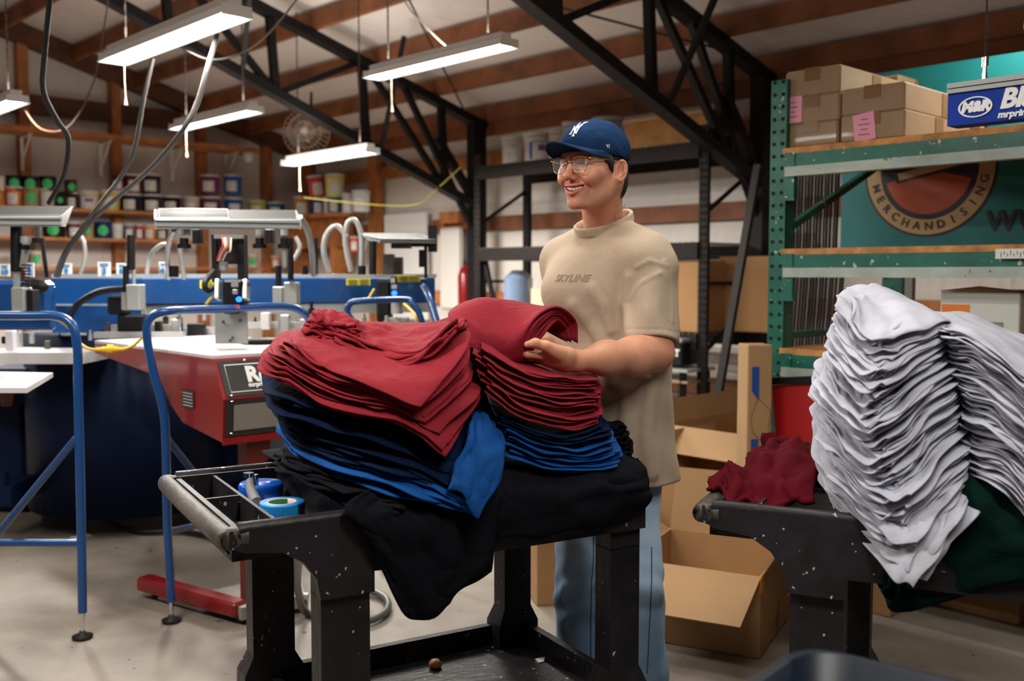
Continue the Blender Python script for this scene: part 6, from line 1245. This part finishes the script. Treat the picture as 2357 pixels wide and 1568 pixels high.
# cap
def domef(pw):
    p = w2h(pw); x, y, z = p.T
    d = ell(p, (0, -.010, .036), (.0865, .1065, .0865)); d = smin(d, ell(p, (0, .035, .055), (.062, .05, .042)), .03)
    th = np.arctan2(x, y+.01); d = d-.0009*np.exp(-(np.minimum(np.abs(np.mod(th+PI/6*0, PI/3)-0), PI/3-np.mod(th, PI/3))/.05)**2)*(z < .118)
    d = smin(d, ell(p, (0, -.010, .1235), (.007, .007, .004)), .002)
    d = d+.0006*np.sin(z*110+3*np.sin(x*60))*np.sin(y*90+x*40)
    inner = ell(p, (0, -.010, .034), (.083, .103, .083)); d = smax(d, -inner, .001)
    return smax(d, capz(y)-.004-z, .003)
F_CAP = fabric('navy cap twill', (.008, .026, .075), .12); cap_o = sdf_mesh(domef, HC-.13, HC+.15, .0026, 'cap', F_CAP, man)
m = MB(); rt, rb = [], []
for i in range(41):
    ph = math.radians(-66+132*i/40); rx_, ry_ = .0850*math.sin(ph), -.010+.1050*math.cos(ph); rowt, rowb = [], []
    for j in range(14):
        r_ = j/13; cph = max(0, math.cos(ph*90/66)); X = rx_*(1-.02*r_)+.0*r_; Y = ry_+r_*.083*cph**.55; Z = capz(ry_)+.001-.013*(1-math.cos(r_*1.2))*1.0+.003*r_+.022*r_**.8*cph**.8*(1-(X/.085)**2)*.9-.010*r_*(X/.085)**2
        if r_ == 0: Y -= .003
        rowt.append(tuple(h2w((X, Y, Z+.0018)))); rowb.append(tuple(h2w((X, Y-.0005, Z-.0018))))
    rt.append(rowt); rb.append(rowb)
m.grid(rt, flip=False); m.grid(rb, flip=True); m.grid([[a[-1] for a in rt], [b[-1] for b in rb]], flip=True); m.build('brim', F_CAP, cap_o)
def project(f, p, d, n=40, mx=.2):
    p = np.asarray(p, float).copy(); t = np.zeros(len(p)); 
    for _ in range(n): t += np.clip(f(p+d*t[:, None]), -.01, .02)*.8
    return p+d*t[:, None]
def viewhit(f, px, py): O = NPV(W(px, py, 2.3)); rd = O-np.array([0, 0, CH]); rd /= np.linalg.norm(rd); return project(f, O[None], rd, 80)[0]-rd*.001
def decal(name, polys, origin, right, up, f, dirn, m, parent, lift=.0012, sub=3):
    """flat 2D polygons (quads) laid onto a surface along dirn"""
    mb = MB(); O = np.asarray(origin, float)
    for q in polys:
        q = [np.asarray(a, float) for a in q]; g = []
        for i in range(sub+1):
            for j in range(sub+1):
                u, v = i/sub, j/sub; g.append((q[0]*(1-u)+q[1]*u)*(1-v)+(q[3]*(1-u)+q[2]*u)*v)
        P3 = np.array([O+right*a[0]+up*a[1] for a in g]); S = project(f, P3, dirn)-dirn*lift
        mb.add([tuple(a) for a in S], [(i*(sub+1)+j, (i+1)*(sub+1)+j, (i+1)*(sub+1)+j+1, i*(sub+1)+j+1) for i in range(sub) for j in range(sub)])
    o = mb.build(name, m, parent); o.modifiers.new('s', 'SOLIDIFY').thickness = .0008; return o
def stroke(pts, ws): 
    out = []; P = [np.array(p, float) for p in pts]; L = []
    for i, p in enumerate(P):
        d = P[min(i+1, len(P)-1)]-P[max(i-1, 0)]; d /= np.linalg.norm(d); n = np.array([-d[1], d[0]]); w_ = ws[i] if isinstance(ws, (list, tuple)) else ws; L.append((p-n*w_, p+n*w_))
    for a, b in zip(L[:-1], L[1:]): out.append((a[0], b[0], b[1], a[1]))
    return out
ny = []
ny += stroke([(-.46, .28), (-.36, .27), (-.32, .16), (-.33, -.2), (-.37, -.38)], [.035, .06, .075, .06, .075]) + stroke([(-.50, -.40), (-.25, -.40)], .035)     # N left
ny += stroke([(-.38, .26), (-.1, .0), (.18, -.3), (.28, -.45)], [.05, .085, .075, .03])
ny += stroke([(.24, -.44), (.25, -.1), (.24, .2), (.20, .34)], [.03, .06, .07, .03]) + stroke([(.08, .36), (.38, .30)], .035)
ny += stroke([(-.18, .56), (-.06, .30), (.03, .08), (.03, -.3), (.0, -.56)], [.06, .07, .065, .055, .065]) + stroke([(-.34, .6), (-.08, .58)], .035) + stroke([(-.14, -.6), (.16, -.6)], .035)
ny += stroke([(.36, .60), (.2, .36), (.06, .08)], [.07, .06, .05]) + stroke([(.22, .6), (.5, .62)], .035)
o3 = h2w((.004, .16, .090)); rgt = -HL; upc = HU
ny = [[(-a[0]*.031, a[1]*.031) for a in q] for q in ny]
ny = [[(-a[0], a[1]) for a in q] for q in ny]
M_EMB = plain((.75, .76, .78), .7); decal('ny_monogram', ny, o3+HL*.0, -HL*-1, upc, domef, -HF, M_EMB, cap_o)
s47 = stroke([(-.3, .4), (-.35, -.05), (.0, -.05)], .07)+stroke([(-.05, .4), (-.05, -.45)], .07)+stroke([(.15, .4), (.5, .4), (.25, -.45)], .07)+stroke([(-.5, .5), (-.48, .25)], .05)
dirn = -(HL*.92+HF*.39); rr = np.cross(np.array([0, 0, 1.]), -dirn); rr /= np.linalg.norm(rr)
decal('side_mark', [[(a[0]*.010, a[1]*.010) for a in q] for q in s47], h2w((.14, .068, .042)), rr, HU, domef, dirn/np.linalg.norm(dirn), M_EMB, cap_o, sub=2)
# glasses
gl = bpy.data.objects.new('glasses', None); COL.objects.link(gl); gl.parent = man; gl['label'] = 'gold wire rimmed glasses with clear lenses'
M_GOLD = mat('gold wire', (.75, .50, .24), .2, 1); M_LENS = mat('clear lens', (.9, .9, .9), .02); M_LENS.node_tree.nodes['Principled BSDF'].inputs['Alpha'].default_value = .10
for s in (1, -1):
    out = []
    for i in range(28):
        t = 2*PI*i/28; ct, st_ = math.cos(t), math.sin(t); X = .0228*np.sign(ct)*abs(ct)**.75; Z = (.0205*np.sign(st_)*abs(st_)**.8); X *= 1+.06*(Z/.02); out.append((s*(.0335+X), .1055-.1*abs(X+.0)*(X > 0)*1.0-.0*abs(X), -.0045+Z))
    P3 = [tuple(h2w(q)) for q in out]; MB().tube(P3, .0010, n=6, res=2, closed=True).build('rim', M_GOLD, gl)
    c = tuple(h2w((s*.0335, .1055, -.0045))); MB().add([c]+P3, [(0, i+1, (i+1) % 28+1) for i in range(28)], 0, True).build('lens', M_LENS, gl)
    MB().tube([h2w((s*.057, .1035, .008)), h2w((s*.066, .098, .010)), h2w((s*.075, .05, .008)), h2w((s*.0815, .0, .006))], .0013, n=6).build('temple_arm', M_GOLD, gl)
    MB().tube([h2w((s*.014, .1065, .0135)), h2w((s*.034, .1065, .0172)), h2w((s*.058, .1035, .0125))], .0019, n=6).build('brow_bar', plain((.02, .018, .018), .3) if s < 0 else M_GOLD, gl)
    MB().lathe([(0, 0), (.003, .001), (.003, .002), (0, .003)], h2w((s*.0095, .100, -.010)), 10).build('nose_pad', M_LENS, gl)
MB().tube([h2w((-.0115, .1055, .001)), h2w((0, .1085, .0055)), h2w((.0115, .1055, .001))], .0012, n=6).build('bridge', M_GOLD, gl)
# shirt
CO = NPV(W(1391, 517, 2.83)); cn = np.array([BF[0]*.42, BF[1]*.42, 1]); cn /= np.linalg.norm(cn); cf_ = np.cross(BL, cn); cf_ = cf_ if cf_@BF > 0 else -cf_
FP = {}
FOLDS = (([(1448, 640, 2.66), (1440, 700, 2.66), (1446, 770, 2.67)], .010), ([(1322, 705, 2.72), (1358, 745, 2.70), (1392, 800, 2.70), (1415, 880, 2.72)], .012), ([(1362, 665, 2.69), (1388, 705, 2.68), (1405, 760, 2.68)], .009), ([(1478, 850, 2.69), (1462, 920, 2.70), (1445, 985, 2.71)], .008), ([(1500, 860, 2.72), (1490, 1000, 2.72), (1500, 1090, 2.72)], .012), ([(1440, 900, 2.70), (1436, 1000, 2.72), (1448, 1080, 2.73)], .010), ([(1465, 615, 2.64), (1495, 600, 2.63), (1535, 612, 2.66)], .0035), ([(1450, 690, 2.63), (1478, 650, 2.61), (1520, 628, 2.62)], .0038), ([(1530, 600, 2.66), (1546, 660, 2.66), (1548, 740, 2.66)], .003))
def shirtf(p):
    q = w2b(p); x, y, z = q.T; th = np.arctan2(x, y)
    tz = np.clip((1.45-z)/.65, 0, 1); rx = .215+.03*tz; ry = .118+.022*tz
    f1 = np.sin(th*4+2.2*np.sin(z*5.0)+.8)+.6*np.sin(th*7-z*9+1.0)+.5*np.sin(th*11+z*14)+.35*np.sin(z*38+th*5+2*np.sin(th*3))
    amp = .0012+.0045*tz
    d = (np.sqrt((x/rx)**2+((y+.0)/ry)**2+1e-9)-1)*np.minimum(rx, ry)*1.15
    d = d-amp*f1; top = z-1.425; d = smax(d, top, .07)
    d = smin(d, chain(p, [SHL+np.array([-.02, .0, .0]), CO+np.array([.01, .02, -.045]), SHR], [.074, .078, .072], .03), .05)
    d = smin(d, ell(p, np.array([BC[0], BC[1], 1.32])+BF*.025, (.17, .145, .115)), .06)
    # sleeve
    CU = NPV(W(1497, 790, 2.655)); ax = CU-SHL; L_ = np.linalg.norm(ax); ax = ax/L_; qs = p-SHL; t = qs@ax; rad = qs-t[:, None]*ax; e1 = np.cross(ax, BF); e1 /= np.linalg.norm(e1); e2 = np.cross(ax, e1); an = np.arctan2(rad@e1, rad@e2)
    tt = np.clip(t/L_, 0, 1.1); sl = np.linalg.norm(rad, axis=1)-(.066+.008*tt)-.0032*np.sin(an*3+t*22)-.0024*np.sin(an*5-t*40+1)*tt-.002*np.sin(an*2+t*60+2)*(1-tt); sl = sl+.0012*(np.abs(t-(L_-.028)) < .0025)
    sl = smax(sl, -t-.0, .04); sl = smax(sl, t-L_-.012*np.sin(an+.6), .004)
    sl = np.maximum(sl, -np.maximum(np.linalg.norm(rad, axis=1)-(.056+.006*tt), (L_-.05)-t))
    d0 = smin(d, sl, .028); d = d0
    R2 = NPV(W(1306, 780, 2.985)); s2 = capd(p, SHR, R2, .062, .062); s2 = np.maximum(s2, (p-R2)@((R2-SHR)/np.linalg.norm(R2-SHR))); d = smin(d, s2, .03)
    # explicit folds
    for pts, r_ in FOLDS:
        P_ = FP.get(str(pts)) if FP.get('on') else [BC]*2
        # move onto the surface depth: measured along the view ray only by the smooth union reach
        c_ = np.abs(0); dd = chain(p, [a for a in P_], [r_*.5]*len(P_)); w_ = np.exp(-(np.maximum(dd, 0)/(r_*1.2))**2); d = d-r_*.95*w_*FP.get('on', 0)
    d = smax(d, .795+.006*np.sin(th*3)-z, .006)
    d = smax(d, -np.maximum(np.abs(0)+(np.sqrt((x/(rx-.030))**2+(y/(ry-.030))**2)-1)*.1, z-.84), .002)
    # neck opening and collar
    r_ = p-CO; a = r_@BL; b = r_@cf_; c = r_@cn; ro = np.sqrt((a/.077)**2+(b/.070)**2+1e-9)
    d = smax(d, -np.maximum((ro-1)*.072, -c-.05), .006)
    ring = smax(np.abs((ro-1.10-c*1.2)*.074)-.0052, np.abs(c-.004)-.0135, .004); return smin(d, ring, .003)
for pts, r_ in FOLDS:
    P_ = []
    for (a_, b_, c_) in pts:
        O = NPV(W(a_, b_, 2.4)); rd = O-np.array([0, 0, CH]); rd /= np.linalg.norm(rd); P_.append(project(shirtf, O[None], rd, 60)[0])
    FP[str(pts)] = P_
FP['on'] = 1
F_TAN = fabric('tan washed cotton', (.45, .355, .265), .05)
lo_, hi_ = np.array([-.02, 2.5, .77]), np.array([.56, 3.18, 1.60])
sh = sdf_mesh(shirtf, lo_, hi_, .0048, 't_shirt', F_TAN, man)
# chest lettering, laid on the cloth
def surf_text(name, s, size, px, py, right, m, f, dirn, parent, xs=1, shear=.2, bold=.0006):
    cu = bpy.data.curves.new('t', 'FONT'); cu.body = s; cu.size = size; cu.align_x = 'CENTER'; cu.align_y = 'CENTER'; cu.offset = bold; cu.shear = shear; cu.resolution_u = 3
    to = bpy.data.objects.new('t', cu); COL.objects.link(to); bpy.context.view_layer.update(); me = bpy.data.meshes.new_from_object(to.evaluated_get(bpy.context.evaluated_depsgraph_get())); bpy.data.objects.remove(to)
    O = NPV(W(px, py, 2.3)); rd = O-np.array([0, 0, CH]); rd /= np.linalg.norm(rd); hit = project(f, O[None], rd, 80)[0]; O = hit-dirn*.12
    P3 = np.array([O+right*v.co.x*xs+np.array([0, 0, 1.])*v.co.y for v in me.vertices]); S = project(f, P3, dirn, 60)-dirn*.0015
    mb = MB(); mb.add([tuple(a) for a in S], [tuple(p_.vertices) for p_ in me.polygons]); bpy.data.meshes.remove(me); return mb.build(name, m, parent)
surf_text('chest_print', 'SKYLINE', .027, 1313, 641, BL, plain((.28, .20, .14), .8), shirtf, -BF, sh)
MB().tube([viewhit(bodyf, 1439, 470), viewhit(bodyf, 1434, 480), viewhit(bodyf, 1425, 492), viewhit(bodyf, 1412, 504)], .0009, n=5).build('neck_chain', M_GOLD, man)
# jeans and shoes
HJ = np.array([BC[0], BC[1], .92]); LK = [NPV(W(1452, 1130, 2.80)), NPV(W(1462, 1330, 2.76)), NPV(W(1466, 1540, 2.82))]; LA = np.array([LK[2][0], LK[2][1]+.02, .09]); RK = [NPV(W(1345, 1170, 2.95)), NPV(W(1340, 1350, 2.92)), NPV(W(1338, 1530, 2.95))]; RA_ = np.array([RK[2][0], RK[2][1]+.02, .09])
def jeanf(p):
    z = p[:, 2]
    d = ell(p, HJ, (.155, .14, .16))
    def leg(K, A, s):
        n = np.sin(z*34+p[:, 0]*30*s+1.5*np.sin(p[:, 1]*25))*np.exp(-((z-K[1][2])/.10)**2)*.005+.0035*np.sin(z*70+p[:, 1]*60)*np.exp(-((z-K[1][2]+.02)/.08)**2)+.0025*np.sin(p[:, 0]*70+z*9)+.002*np.sin(p[:, 1]*80-z*14)
        return chain(p, [HJ+np.array([.08*s, -.06*s, -.03]), K[0], K[1], K[2], A], [.095, .083, .077, .082, .095], .03)-n
    l = leg(LK, LA, 1); r = leg(RK, RA_, -1)
    d = smin(smin(d, l, .04), r, .04); d = np.minimum(d, 9)
    return smax(d, .035-z, .004)
def jeancol(p):
    z = p[:, 2]; k = np.exp(-((z-.62)/.17)**2); n = .5+.5*np.sin(p[:, 0]*41+z*23+2*np.sin(z*31)); base = np.array([.17, .34, .60]); lt = np.array([.50, .66, .84]); m_ = np.clip(.25+.5*k+.12*n, 0, 1)[:, None]; return base*(1-m_)+lt*m_
M_DEN = mat('washed denim', (.3, .42, .6), .85, 0, .35, 500, .12, 14, attr=True, sheen=.1, dist=.002)
jn = sdf_mesh(jeanf, np.array([.0, 2.55, .03]), np.array([.56, 3.15, 1.1]), .0055, 'jeans', M_DEN, man, jeancol)
for pts in ([(1366, 1215), (1366, 1290), (1362, 1340), (1360, 1420), (1360, 1500), (1358, 1560)], [(1500, 1260), (1500, 1330), (1498, 1390), (1494, 1460), (1490, 1550)]):
    pts = [(np.interp(t, [a[1] for a in pts][:], [a[0] for a in pts]), t) for t in np.linspace(pts[0][1], pts[-1][1], 40)]
    MB().tube([viewhit(jeanf, *q) for q in pts], .0016, n=6, res=1).build('side_seam', plain((.06, .09, .14), .9), jn)
for A in (LA, RA_):
    def shoef(p, A=A):
        q = p-A; u = q@BF; v = q@BL; w_ = q[:, 2]; Q = np.stack([v, u, w_], 1); d = ell(Q, (0, .08, -.035), (.05, .15, .05)); d = smin(d, ell(Q, (0, -.01, -.02), (.042, .055, .06)), .03); return smax(d, -(w_+.087), .004)
    sdf_mesh(shoef, A-np.array([.28, .28, .1]), A+np.array([.12, .12, .1]), .006, 'shoe', plain((.6, .58, .55), .7), man)
